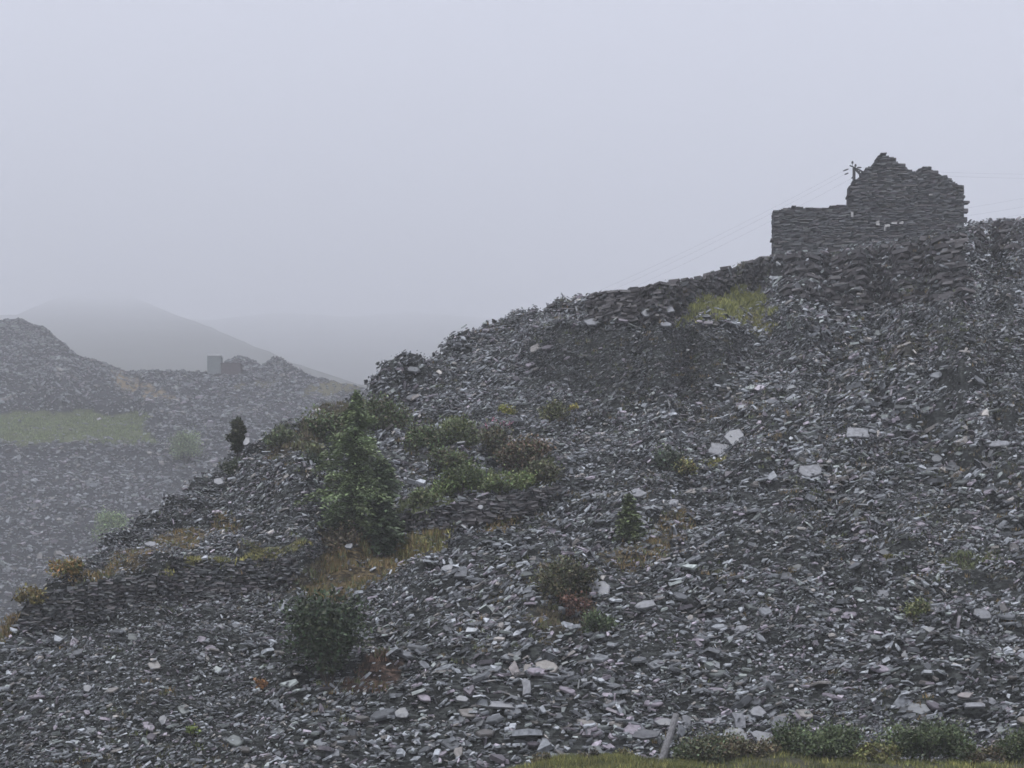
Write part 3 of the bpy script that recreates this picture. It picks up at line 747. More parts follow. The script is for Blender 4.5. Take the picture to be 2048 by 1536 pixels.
# retaining wall of dry slate running up to the ruin, laid on the steep face
def face_wall(label, top, bot, u0, u1, px_h, px_w, nparts, jit=0.06, cat="dry stone wall"):
    origin, _ = P1((u0 + u1) / 2, interp(bot, (u0 + u1) / 2))
    t = thing("dry_stone_wall", label, cat, origin)
    st = []
    v = max(b for _, b in bot) + 2
    vmin = min(a for _, a in top)
    while v > vmin - 3:
        u = u0 + random.uniform(0, px_w)
        hh = px_h * random.uniform(0.75, 1.3)
        while u < u1:
            w = px_w * random.uniform(0.45, 1.6)
            if interp(top, u) - 2 <= v <= interp(bot, u) + 2 and interp(top, u + w * .8) - 4 <= v:
                p, nr = P1(u, v); k = p[1] / F
                a, _n = P1(u - 14, v); b, _n = P1(u + 14, v)
                xa = b - a; xa[2] = 0; xa = xa / np.linalg.norm(xa)
                ya = np.array([-xa[1], xa[0], 0])
                sl = 0.06 * random.gauss(0, 1)
                st.append((p - origin + ya * random.uniform(-jit, jit) + np.array([0, 0, 0.02]), norm(xa + np.array([0, 0, sl])), ya, w * k * 0.97, random.uniform(.3, .6), hh * k))
            u += w
        v -= hh * 0.97
    lay(t, st, nparts)
    return t

face_wall("long dark dry stone wall climbing the skyline to the ruin", [(1176, 589), (1250, 581), (1340, 565), (1420, 552), (1490, 525), (1550, 513)],
          [(1176, 645), (1340, 640), (1420, 600), (1550, 560)], 1178, 1548, 5.0, 15, 260)
face_wall("short dry stone wall stub on the ridge left of the long wall", [(1098, 600), (1170, 600)], [(1098, 626), (1170, 628)], 1100, 1168, 5.0, 16, 60)
face_wall("dark layered retaining wall right of the ruin at the picture edge", [(1930, 452), (1980, 448), (2048, 444), (2260, 436)],
          [(1930, 500), (2048, 500), (2260, 490)], 1932, 2260, 7, 26, 150)
face_wall("dark terraced revetment under the front wall of the ruin", [(1560, 516), (1700, 497), (1925, 470)], [(1560, 580), (1700, 620), (1925, 600)], 1560, 1930, 6.5, 24, 260, 0.16)
face_wall("long low dark revetment wall running from the left edge towards the conifers", [(30, 1240), (62, 1196), (200, 1166), (400, 1138), (540, 1112), (600, 1120)],
          [(30, 1262), (100, 1256), (300, 1222), (560, 1185), (600, 1150)], 40, 598, 4.2, 11, 140, 0.05)
face_wall("dry stone wall under the shrub ledge right of the tall conifer", [(800, 1036), (900, 1012), (1010, 990), (1125, 966)], [(800, 1060), (900, 1058), (1050, 1030), (1125, 985)], 800, 1120, 4.5, 13, 120)

# ------------------------------------------------------------------ ruined building
yl = P1(1552, 516)[0][1]; yr_ = P1(1915, 470)[0][1]
_u = np.linspace(1552, 1920, 60); _c = np.array([P1(a, interp(CREST, a))[0][1] for a in _u])
_t = ((_u - 1024) / F * _c - (1552 - 1024) / F * yl) / ((1915 - 1024) / F * yr_ - (1552 - 1024) / F * yl)
sh = float(np.max(_c - (yl + (yr_ - yl) * _t))) + 0.5; yl = yr_ = max(yl, yr_, float(_c.max())) + 0.4
A2 = np.array([(1547 - 1024) / F * yl, yl]); B2 = np.array([(1926 - 1024) / F * yr_, yr_])
ex = (B2 - A2) / np.linalg.norm(B2 - A2); ey = np.array([-ex[1], ex[0]])
def on_plane(u, v, off=0.0):
    """s along the front wall and height z where the line of sight at (u,v) meets the wall's plane set back by off"""
    dr = np.array([(u - 1024) / F, 1.0]); a = A2 + ey * off
    # a + s ex = y dr
    M = np.array([[ex[0], -dr[0]], [ex[1], -dr[1]]]); s, yy = np.linalg.solve(M, -a)
    return s, (VH - v) / F * yy
ZB = on_plane(1547, 530)[1] - 3.2
ruin = thing("ruined_building", "roofless ruined slate building with a broken gable on the top of the tip", "ruin", (A2[0], A2[1], ZB), math.atan2(ex[1], ex[0]))
def prof(pts, off=0.0): return [(on_plane(u, v, off)[0], on_plane(u, v, off)[1] - ZB) for u, v in pts]
PF1 = prof([(1547, 421), (1562, 418), (1600, 412), (1622, 415), (1650, 415), (1662, 411), (1696, 408), (1698, 368), (1712, 356), (1725, 343), (1742, 328), (1750, 318), (1756, 307), (1766, 302),
            (1782, 312), (1798, 322), (1815, 332), (1834, 346)])
PF2 = prof([(1832, 344), (1837, 333), (1848, 330), (1866, 335), (1884, 346), (1903, 357), (1920, 366), (1927, 371)], 0.35)

def wall_core(name, prof_, off, th, parent):
    n = len(prof_); s = np.array([p[0] for p in prof_]); z = np.array([p[1] for p in prof_]) - 0.12
    s = s.copy(); s[0] += .05; s[-1] -= .05
    V = []
    for y in (off + .08, off + th - .08):
        V += [(a, y, b) for a, b in zip(s, z)] + [(a, y, 0) for a in s]
    V = np.array(V); m = 2 * n; L = []; T = []
    for i in range(n - 1):
        for q in ([n + i, n + i + 1, i + 1, i], [m + i, m + i + 1, m + n + i + 1, m + n + i], [i, i + 1, m + i + 1, m + i]):
            L += q; T.append(4)
    for i in (0, n - 1):
        q = [i, m + i, m + n + i, n + i]; L += q; T.append(4)
    return link(name, raw_mesh(name, V, L, T), M_CORE, parent)

def wall_stones(prof_, off, th, both=True):
    st = []
    s0, s1 = prof_[0][0], prof_[-1][0]; zm = max(p[1] for p in prof_)
    ps = np.array([p[0] for p in prof_]); pz = np.array([p[1] for p in prof_])
    z = 0.4
    while z < zm:
        h = random.uniform(0.055, 0.13); s = s0 + random.uniform(-0.02, 0.03)
        while s < s1 - 0.05:
            w = min(random.uniform(0.16, 0.62), s1 - s + 0.03)
            tz = min(np.interp(s + .1 * w, ps, pz), np.interp(s + .9 * w, ps, pz))
            if z + h * 0.6 < tz + random.uniform(-.06, .08):
                st.append((np.array([s + w / 2, off + 0.15 + random.uniform(-.035, .03), z + h / 2]), np.array([1.0, 0, 0]), np.array([0, 1.0, 0]), w * 0.98, 0.32 + random.uniform(-.03, .05), h * 0.965))
                if both: st.append((np.array([s + w / 2, off + th - 0.16 + random.uniform(-.05, .05), z + h / 2]), np.array([1.0, 0, 0]), np.array([0, 1.0, 0]), w * 0.98, 0.3, h * 0.969))
                if tz - z < 0.5: st.append((np.array([s + w / 2, off + th / 2, z + h / 2]), np.array([1.0, 0, 0]), np.array([0, 1.0, 0]), w * 0.95, th * 0.9, h * 0.95))
            s += w
        z += h * 0.985
    return st
w1 = wall_core("gable_wall", PF1, 0.0, 0.62, ruin); s1_ = wall_stones(PF1, 0.0, 0.62)
w2 = wall_core("side_gable_wall", PF2, 0.35, 0.62, ruin); s2_ = wall_stones(PF2, 0.35, 0.62)
front1 = [s for s in s1_ if s[0][1] < 0.3]; rest1 = [s for s in s1_ if s[0][1] >= 0.3]
front2 = [s for s in s2_ if s[0][1] < 0.65]; rest2 = [s for s in s2_ if s[0][1] >= 0.65]
lay(w1, front1 , 190); lay(w2, front2, 90)
lay(ruin, rest1 + rest2, 0, "inner_stonework")
# return walls running back from the front
import mathutils
def return_wall(name, s, h0, h1, depth, skew, off):
    e = bpy.data.objects.new(name, None)
    n = 9; pr = [(i / (n - 1) * depth, h0 + (h1 - h0) * (i / (n - 1)) + 0.18 * math.sin(i * 2.3)) for i in range(n)]
    w = wall_core(name, pr, 0.0, 0.55, ruin)
    w.location = (s, off, 0); w.rotation_euler = (0, 0, math.radians(90) + skew)
    lay(w, wall_stones(pr, 0.0, 0.55), 0)
hl = PF1[0][1]; L1 = on_plane(1698, 400)[0]; L2 = PF2[-1][0]
sk = math.atan2(ex[1], ex[0])
rayL = math.atan2(0.0 + (1547 - 1024) / F, 1.0); 
return_wall("return_wall", 0.60, hl - 0.1, hl - 1.2, 4.6, -sk - math.atan2((1600 - 1024) / F, 1) , 0.66)
return_wall("return_wall", L1 + 0.62, PF1[7][1] - 0.4, PF1[7][1] - 1.6, 5.5, -sk - math.atan2((1760 - 1024) / F, 1), 0.66)
return_wall("return_wall", L2 - 0.55, PF2[-1][1] - 0.1, PF2[-1][1] - 1.5, 5.0, -sk - math.atan2((1900 - 1024) / F, 1), 1.0)
# pale limewashed stones and projecting through stones
for u, v, wp, hp in [(1755, 446, 7, 13), (1774, 452, 10, 6), (1787, 447, 12, 4), (1802, 446, 8, 5), (1770, 458, 5, 8), (1704, 430, 5, 9), (1861, 390, 7, 3)]:
    off = 0.35 if u > 1836 else 0.0
    s, z = on_plane(u, v, off); k = (A2[1] + s * ex[1]) / F
    o = bpy.data.objects.new("stone", PMESH[(u * 7) % 18].copy()); C.objects.link(o); o.data.materials[0] = M_PALE; o.parent = w1 if off == 0 else w2
    o.location = (s, off + 0.08, z - ZB); o.scale = (wp * k, 0.3, hp * k); o['label'] = "white limewashed stone in the gable"
for u, v, wp, hp in [(1931, 403, 17, 4), (1930, 420, 14, 7), (1929, 438, 13, 8), (1927, 392, 8, 4), (1545, 478, 6, 4)]:
    off = 0.35 if u > 1836 else 0.0
    s, z = on_plane(u, v, off); k = (A2[1] + s * ex[1]) / F
    o = bpy.data.objects.new("projecting_stone", PMESH[(u * 5) % 18]); C.objects.link(o); o.parent = w2 if off else w1
    o.location = (s, off + 0.25, z - ZB); o.scale = (wp * k, 0.35, hp * k); o.rotation_euler = (0, random.uniform(-.1, .1), 0)
o = ruin
print("ruin", A2, B2, ZB)

# ------------------------------------------------------------------ tubes, poles, wires
def tube(pts, rads, n=8, cap=True):
    pts = np.array(pts, float); rads = np.broadcast_to(np.array(rads, float), (len(pts),))
    V = []; L = []; T = []
    for i, p in enumerate(pts):
        t = pts[min(i + 1, len(pts) - 1)] - pts[max(i - 1, 0)]; t = t / np.linalg.norm(t)
        a = np.cross(t, (0, 0, 1.0) if abs(t[2]) < .9 else (1.0, 0, 0)); a /= np.linalg.norm(a); b = np.cross(t, a)
        for k in range(n):
            q = 2 * math.pi * k / n; V.append(p + rads[i] * (math.cos(q) * a + math.sin(q) * b))
    for i in range(len(pts) - 1):
        for k in range(n):
            j = (k + 1) % n; L += [i * n + k, i * n + j, (i + 1) * n + j, (i + 1) * n + k]; T.append(4)
    if cap:
        L += list(range(n))[::-1]; T.append(n); L += list(range((len(pts) - 1) * n, len(pts) * n)); T.append(n)
    return np.array(V), np.array(L), np.array(T)

def join(parts):
    V, L, T, b = [], [], [], 0
    for v, l, t in parts:
        V.append(v); L.append(np.array(l) + b); T.append(t); b += len(v)
    return np.concatenate(V), np.concatenate(L), np.concatenate(T)

YP = 112.0
def at(u, v, y): return np.array([(u - 1024) / F * y, y, (VH - v) / F * y])
top = at(1708, 336, YP); foot = np.array([top[0], YP, P1(1708, 500)[0][2] - 0.9])
pole = thing("utility_pole", "dark timber power pole rising behind the left slope of the gable", "power pole", foot)
link("pole", raw_mesh("pole", *tube([(0, 0, -.5), top - foot], [.16, .12])), M_POLE, pole)
link("strut", raw_mesh("strut", *tube([top - foot + (0, -.1, -.02), at(1722, 352, YP) - foot + (0, -.1, 0), at(1740, 372, YP) - foot + (0, -.1, 0)], .10)), M_POLE, pole)
ca = link("crossarm", raw_mesh("crossarm", *join([tube([at(1700, 331, YP - .15) - foot, at(1722, 341, YP + 1.2) - foot], .05, 6), tube([at(1704, 356, YP - .1) - foot, at(1708, 354, YP - .1) - foot], .05, 6)])), M_METAL, pole)
for u, v in ((1705, 324), (1711, 330)):
    b = at(u, v, YP) - foot
    link("insulator", raw_mesh("insulator", *tube([b + (0, 0, -.40), b + (0, 0, -.14), b + (0, 0, -.1), b + (0, 0, .02), b + (0, 0, .08)], [.02, .02, .09, .08, .03], 8)), M_METAL, pole)
ends = [((1686, 342), (1697, 338)), ((1689, 349), (1697, 346)), ((1714, 335), (1723, 335)), ((1718, 342), (1725, 342)), ((1703, 357), (1707, 352))]
for (ua, va), (ub_, vb2) in ends:
    a = at(ua, va, YP) - foot; b = at(ub_, vb2, YP) - foot
    link("strain_insulator", raw_mesh("strain_insulator", *tube([a, a + (b - a) * .3, a + (b - a) * .7, b], [.03, .055, .055, .03], 6)), M_METAL, pole)
def wire(a, b, sag, label):
    pts = [a + (b - a) * t - np.array([0, 0, 4 * sag * t * (1 - t)]) for t in np.linspace(0, 1, 25)]
    o = link("overhead_wire", raw_mesh("overhead_wire", *tube(np.array(pts) - a, 0.0036, 4)), M_METAL, loc=a)
    tag(o, label, "power line", "overhead wires at the pole by the ruin")
wire(at(1686, 342, YP), at(760, 735, 170), 1.6, "uppermost overhead wire running down left from the pole")
wire(at(1689, 349, YP), at(760, 748, 170), 1.6, "middle overhead wire running down left from the pole")
wire(at(1703, 357, YP), at(760, 760, 170), 1.6, "lowest overhead wire running down left from the pole")
wire(at(1723, 335, YP), at(2500, 320, 160), 1.0, "upper faint wire running right above the ruin")
wire(at(1725, 342, YP), at(2500, 330, 160), 1.0, "lower faint wire running right above the ruin")
for k, (va, vb3) in enumerate([(422, 300), (437, 322), (451, 340)]):
    wire(at(1895, va, 125), at(2420, vb3, 150), 0.6, ["top", "middle", "bottom"][k] + " wire of the set rising right from behind the ruin")

# timber post
pb = np.array([(1321 - 1024) / F * 47.6, 47.6, (VH - 1530) / F * 47.6]); pt = np.array([(1353 - 1024) / F * 48.0, 48.0, (VH - 1428) / F * 48.0])
post = link("timber_post", None, None) if False else None
V, L, T = tube([pb * 0 - (pt - pb) * 0.12, (pt - pb) * 0.3, (pt - pb) * 0.62, (pt - pb) * 0.99, pt - pb], [.125, .12, .112, .108, .09], 9)
po = link("timber_post", raw_mesh("timber_post", V + rng.normal(0, .006, V.shape), L, T), M_TIMBER, loc=pb)
tag(po, "leaning weathered grey timber post at the foot of the tip", "post")

# ------------------------------------------------------------------ plants
def leaf_mesh(name, ctr, axis, nrm, ln, wd, cols):
    N = len(ctr); b = norm(np.cross(axis, nrm))
    a = axis * (ln * .5)[:, None]; w = b * (wd * .5)[:, None]
    V = np.stack([ctr - a, ctr + w - a * .1, ctr + a, ctr - w - a * .1], 1).reshape(-1, 3)
    return raw_mesh(name, V, np.arange(4 * N), np.full(N, 4), np.repeat(cols, 4, axis=0))

def leaf_cols(n, col, var=0.35, alt=None, altp=0.0):
    c = np.array(col)[None] * np.exp(rng.normal(0, var, (n, 1))) * (1 + rng.normal(0, .08, (n, 3)))
    if alt is not None:
        k = rng.random(n) < altp; c[k] = np.array(alt) * np.exp(rng.normal(0, .2, (k.sum(), 1)))
    return np.clip(c, 0.003, 0.9)

def stems_mesh(name, targets, r0=0.03):
    parts = []
    for t in targets:
        t = np.array(t); parts.append(tube([np.array([random.gauss(0, .08), random.gauss(0, .05), -.15]), t * np.array([.45, .45, .6]) + rng.normal(0, .05, 3), t], [r0, r0 * .7, r0 * .3], 5))
    return raw_mesh(name, *join(parts))

def bush(label, u, vbase, wpx, hpx, col, dens=1.0, leaf=0.11, far=False, p=None, alt=None, altp=0.0, flowers=None, lean=0.0, name="bush", cat="bush", group=None, lobes=None, airy=0.0):
    if p is None:
        p = PF(u, vbase) if far else P1(u, vbase)[0]
        p = p + np.array([0, -0.05, 0])
    k = p[1] / F; w = wpx * k; h = hpx * k * 1.12
    t = thing(name, label, cat, p, 0, group); col = np.array(col) * (1.45, 1.45, 1.45)
    nl = lobes or max(5, int(7 * max(w, h)))
    cs = []
    for i in range(nl):
        a = random.uniform(0, 2 * math.pi); rr = math.sqrt(random.random()) * .36
        z = random.uniform(.22, .80) * (1 - 1.1 * rr * rr)
        cs.append((math.cos(a) * rr * w * 1.12 + lean * z * h, math.sin(a) * rr * w * .8, z * h, random.uniform(.09, .25) * min(w, h * 1.4)))
    n = int(dens * 900 * max(0.35, w * h) * (0.11 / leaf) ** 2 * 1.3); n = min(max(n, 250), 7000)
    cs = np.array(cs); ix = rng.integers(0, nl, n)
    dirs = norm(rng.normal(0, 1, (n, 3))); rad = cs[ix, 3] * (0.55 + 0.6 * rng.random(n) ** (0.6 + airy))
    ctr = cs[ix, :3] + dirs * rad[:, None] * np.array([1.25, 1.0, 0.9])
    # ragged twigs beyond the lobes
    tw = rng.random(n) < 0.2; ctr[tw] += dirs[tw] * (0.06 + .2 * rng.random((tw.sum(), 1))) * min(w, h) + np.array([0, 0, 0.05])
    ctr[:, 2] = np.where(ctr[:, 2] < 0.0, rng.random(n) * 0.2 * h, ctr[:, 2])
    ax = norm(dirs * .7 + rng.normal(0, .6, (n, 3)) + np.array([0, 0, .35])); nn = norm(rng.normal(0, .6, (n, 3)) + dirs * .5 + np.array([0, -.1, .6]))
    lc = leaf_cols(n, col, .32, alt, altp)
    lob_c = np.exp(rng.normal(0, .22, nl)); lc = np.clip(lc * lob_c[ix][:, None], 0.003, .8)
    ln = leaf * (0.7 + .8 * rng.random(n))
    link("foliage", leaf_mesh("foliage", ctr, ax, nn, ln, ln * (.45 + .3 * rng.random(n)), lc), M_LEAF, t)
    link("stems", stems_mesh("stems", cs[:min(nl, 7), :3], 0.025 + 0.008 * h), M_BARK, t)
    if flowers:
        for fx, fz in flowers:
            q = 13; c0 = np.array([fx * w, -0.35 * w, fz * h]); cc = c0 + rng.normal(0, .07, (q, 3)) * np.array([1.4, 1, 1])
            f = link("blossom", leaf_mesh("blossom", cc, norm(rng.normal(0, 1, (q, 3))), norm(rng.normal(0, 1, (q, 3))), np.full(q, .09), np.full(q, .08), leaf_cols(q, (.36, .19, .24), .2)), M_LEAF, t)
    return t

def conifer(label, u, vbase, wpx, hpx, col, col2, bare=0.06, nb=130, per=46, droop=0.25, shape=0.85, leafl=0.34, tilt=0.0, name="conifer_tree", p=None, widest=0.12, cat="tree", gaps=0.0):
    if p is None: p = P1(u, vbase)[0]
    k = p[1] / F; R = wpx * k / 2; H = hpx * k
    t = thing(name, label, cat, p, random.uniform(0, .3))
    tips = [np.array([tilt * H * z, 0, H * z]) for z in (-.04, .3, .65, .97)]
    link("trunk", raw_mesh("trunk", *tube(tips, [.035 * H * .6, .026 * H * .6, .015 * H * .6, .004 * H], 8)), M_BARK, t)
    ctr, ax, cl = [], [], []; limbs = []
    for i in range(nb):
        z = bare + (1 - bare) * ((i + random.random()) / nb) ** 0.9
        zz = (z - bare) / (1 - bare)
        prof_ = ((1 - zz) ** shape) * (min(1.0, (zz + .10) / (widest + .10)) ** .6)
        a = i * 2.39996 + random.gauss(0, .5)
        vary = random.uniform(.45, 1.12) if random.random() > gaps else random.uniform(.15, .4)
        Ln = R * prof_ * vary + .06
        b0 = np.array([tilt * H * z, 0, H * z]); d = np.array([math.cos(a), math.sin(a), 0])
        b1 = b0 + d * Ln * .6 + np.array([0, 0, Ln * (.12 - droop * .4)]); b2 = b0 + d * Ln + np.array([0, 0, Ln * (.10 - droop)])
        limbs.append(tube([b0, b1, b2], [.018 + .012 * Ln, .012, .004], 4, False))
        m = max(8, int(per * (Ln / R) ** .8))
        s = rng.random(m) ** .7
        q = b0 + (b1 - b0) * np.minimum(s / .6, 1)[:, None] + (b2 - b1) * np.clip((s - .6) / .4, 0, 1)[:, None]
        side = np.array([-d[1], d[0], 0]); lat = rng.normal(0, .16, m) * Ln * (1.1 - s * .6)
        q = q + side * lat[:, None] + rng.normal(0, .05, (m, 3)) + np.array([0, 0, -1]) * (np.abs(rng.normal(0, .10, m)) * (1 + droop))[:, None]
        ctr.append(q); ax.append(norm(d * .8 + side * np.sign(lat)[:, None] * .7 + np.array([0, 0, -.35 * droop * 2]) + rng.normal(0, .3, (m, 3))))
        tone = math.exp(random.gauss(0, .16)); mixc = random.random()
        c = (np.array(col) * (1 - mixc) + np.array(col2) * mixc) * tone
        cl.append(np.clip(c * np.exp(rng.normal(0, .25, (m, 1))), .003, .8))
    ctr = np.concatenate(ctr); ax = np.concatenate(ax); cl = np.concatenate(cl); n = len(ctr)
    ln = leafl * (.6 + .7 * rng.random(n))
    link("limbs", raw_mesh("limbs", *join(limbs)), M_BARK, t)
    link("crown", leaf_mesh("crown", ctr, ax, norm(rng.normal(0, .5, (n, 3)) + np.array([0, 0, .8])), ln, ln * (.28 + .2 * rng.random(n)), cl), M_LEAF, t)
    return t

rng = np.random.default_rng(33); random.seed(33)
CG, CB, CD = (0.105, 0.145, 0.068), (0.145, 0.182, 0.082), (0.08, 0.112, 0.06)
conifer("tall bright green conifer on the spur with its top near the ridge", 706, 1072, 262, 300, CG, CB, .03, 150, 300, .32, .68, .20, 0.02, gaps=.38, widest=.25)
conifer("darker narrow conifer in front of the tall one, to its right", 766, 1102, 120, 205, CD, (0.08, 0.108, 0.055), .03, 110, 120, .25, .55, .26, -.01, widest=.25, gaps=.2)
conifer("small lone pine standing on the ridge of the spur", 474, 930, 52, 84, (0.04, 0.055, 0.03), (0.075, 0.075, 0.04), .22, 80, 34, -.25, .55, .26, .02, name="pine_tree", widest=.3)
conifer("small green conifer sapling above the orange moss patch", 1258, 1098, 74, 96, (0.07, 0.098, 0.045), (0.11, 0.135, 0.055), .03, 90, 60, .1, .7, .22, 0, gaps=.2)
# dark yew, broad at the top on several stems
yew = bush("big very dark round yew bush on the lower left scree", 652, 1390, 150, 196, (0.024, 0.037, 0.018), 2.6, .15, name="yew_bush", lobes=30, alt=(0.035, 0.042, 0.018), altp=.25)

GB, BB, OB, DG, LG = (0.055, 0.075, 0.03), (0.075, 0.062, 0.034), (0.13, 0.085, 0.03), (0.032, 0.042, 0.026), (0.10, 0.125, 0.04)
B = bush
B("rounded brownish green bush left of the large pale slab", 1115, 1218, 122, 76, (0.045, 0.048, 0.024), 1.8, .13, lean=.25, alt=BB, altp=.3)
B("small green bush just below the large pale slab", 1198, 1256, 66, 44, (0.045, 0.062, 0.028), 1.5, .12)
B("reddish brown clump between the rounded bush and the small green bush", 1150, 1240, 54, 50, (0.09, 0.05, 0.035), 1.0, .12, name="heather_clump", cat="heather")
B("grey green bush on the upper middle scree beside a yellow clump", 1333, 948, 58, 50, (0.05, 0.062, 0.042), 1.2, .13)
B("low yellowish clump right of the grey green bush", 1372, 972, 66, 36, (0.10, 0.095, 0.035), 1.0, .12)
B("pale green round bush alone on the lower right scree", 1830, 1260, 54, 40, (0.09, 0.10, 0.04), 1.4, .11)
YB = 47.0
def bank_p(u, y=YB):
    z = np.interp(u, bu, (VH - bv) / F * 46.5); return np.array([(u - 1024) / F * y, y, float(z) - .05])
B("dark rounded bush right of the timber post", 1418, 0, 132, 70, (0.05, 0.058, 0.033), 1.8, .10, p=bank_p(1418), alt=BB, altp=.2)
B("small low bush touching the foot of the timber post", 1362, 0, 52, 40, (0.045, 0.056, 0.028), 1.3, .10, p=bank_p(1362))
B("wide green bush at the bottom between the broken slab and the pale flat slate", 1640, 0, 190, 76, (0.05, 0.066, 0.032), 2.0, .10, p=bank_p(1640), alt=GB, altp=.4)
B("left shoulder of bush joining the wide green bush at the bottom", 1572, 0, 60, 50, (0.045, 0.06, 0.026), 1.3, .10, p=bank_p(1572))
B("wide green bush at the bottom right below the tan triangular slab", 1860, 0, 205, 76, (0.053, 0.068, 0.034), 2.0, .10, p=bank_p(1855), alt=GB, altp=.4)
B("bush cut by the right edge at the bottom corner", 2045, 0, 90, 66, (0.048, 0.06, 0.028), 1.6, .10, p=bank_p(2045))
B("low brown heather clump on the bank between the bottom bushes", 1495, 0, 120, 42, (0.07, 0.06, 0.034), 1.0, .10, p=bank_p(1500, 46.4), name="heather_clump", cat="heather")
B("low mossy clump on the bank left of the wide right bush", 1745, 0, 110, 36, (0.085, 0.085, 0.032), 1.0, .10, p=bank_p(1750, 46.4))
B("low mossy hump on the bank edge left of the post foot", 1260, 0, 70, 22, (0.085, 0.08, 0.036), .9, .09, p=bank_p(1260, 46.8))
B("brown grass hump at the left tip of the grassy bank", 1085, 0, 60, 18, (0.075, 0.066, 0.036), .9, .09, p=bank_p(1085, 46.8), name="grass_hump", cat="grass")
B("rushy tuft on the bank between the two wide bottom bushes", 1725, 0, 40, 30, (0.085, 0.09, 0.04), .9, .10, p=bank_p(1725, 46.9), name="rush_tuft", cat="grass")
B("brown heather hump on the bank left of the corner bush", 1965, 0, 80, 34, (0.07, 0.06, 0.036), 1.0, .10, p=bank_p(1965, 46.7), name="heather_clump", cat="heather")
B("dark little heather clump on the grass left of the post", 1185, 0, 60, 16, (0.05, 0.045, 0.035), 1.0, .09, p=bank_p(1185, 46.2), name="heather_clump", cat="heather")
# shrubs of the ledge
B("olive shrub on the ridge left of the tall conifer top", 640, 880, 96, 62, GB, 1.4, .13, alt=BB, altp=.3)
B("low olive shrub below the ridge shrub left of the conifer", 622, 912, 80, 36, (0.06, 0.065, 0.03), 1.1, .13)
B("shrub touching the tall conifer top on its right", 765, 858, 110, 62, GB, 1.4, .13, alt=BB, altp=.3)
B("round green shrub right of the shrub by the conifer top", 848, 892, 78, 56, GB, 1.3, .13, alt=BB, altp=.25)
B("broad olive shrub in the middle of the shrub ledge", 908, 884, 96, 54, (0.07, 0.085, 0.035), 1.4, .13)
B("green brown shrub under the broad olive shrub", 892, 938, 92, 52, GB, 1.4, .13, alt=BB, altp=.35)
B("rhododendron shrub with pink flowers on its top", 1004, 912, 78, 66, (0.05, 0.055, 0.028), 1.5, .13, alt=BB, altp=.4, flowers=[(-.38, .88), (-.2, 1.02), (.05, .95), (.2, .90)], name="rhododendron_bush")
B("brown round shrub right of the pink flowered shrub", 1052, 940, 88, 66, (0.075, 0.055, 0.035), 1.6, .13, alt=GB, altp=.2)
B("green brown shrub at the right end of the ledge", 1088, 962, 66, 54, (0.065, 0.07, 0.032), 1.4, .13, alt=BB, altp=.3)
B("low green shrub in front of the brown round shrub", 1010, 982, 120, 40, (0.065, 0.082, 0.03), 1.3, .12)
B("green shrub on the ledge edge under the gap in the shrubs", 925, 992, 104, 50, (0.06, 0.08, 0.028), 1.4, .12)
B("low shrub on the ledge just right of the conifers", 842, 1012, 84, 40, (0.06, 0.072, 0.03), 1.2, .12)
B("bright yellow green tuft above the pink flowered shrub", 1016, 842, 28, 32, (0.16, 0.16, 0.04), .9, .11, name="gorse_tuft")
B("dull mossy clump on the scree right of the yellow green tuft", 1106, 850, 62, 36, (0.075, 0.08, 0.035), .9, .12)
B("tiny yellow tuft at the right of the mossy clump", 1146, 838, 16, 24, (0.17, 0.15, 0.04), .8, .10, name="gorse_tuft")
B("small dark shrub left of the tall conifer half way up", 628, 945, 60, 44, (0.045, 0.06, 0.035), 1.1, .13)
B("brown heathery shrub at the left foot of the conifers", 670, 1110, 100, 52, (0.06, 0.05, 0.032), 1.2, .13, name="heather_clump", cat="heather")
B("low green shrub left of the ridge shrub, on the skyline", 560, 892, 60, 36, (0.05, 0.06, 0.03), 1.0, .13)
B("low dark shrub at the foot of the lone ridge pine", 472, 950, 60, 30, (0.03, 0.036, 0.022), 1.0, .13)
B("golden bracken clump on the lower left ridge", 132, 1166, 70, 36, OB, 1.2, .12, name="bracken_clump", cat="bracken", alt=(0.09, 0.10, 0.03), altp=.4)
B("second golden bracken clump lower down the left ridge", 62, 1212, 60, 34, (0.11, 0.09, 0.035), 1.1, .12, name="bracken_clump", cat="bracken")
B("single orange tuft left of the dark yew", 520, 1396, 22, 26, (0.16, 0.08, 0.03), .8, .10, name="bracken_clump", cat="bracken")
B("small green tuft on the bottom left scree", 388, 1480, 22, 18, (0.10, 0.13, 0.035), .8, .10, name="grass_tuft", cat="grass")
B("small yellow tuft on the middle right scree", 1775, 1122, 16, 18, (0.14, 0.13, 0.04), .8, .09, name="grass_tuft", cat="grass")
# pale birches across the valley
B("pale green birch in the haze beyond the lower left ridge", 222, 1092, 58, 74, (0.11, 0.15, 0.065), 1.0, .26, far=True, name="birch_tree", cat="tree", airy=.4)
B("fainter pale birch in the haze above the lone pine level", 372, 925, 60, 64, (0.10, 0.13, 0.06), .7, .26, far=True, name="birch_tree", cat="tree", airy=.4)

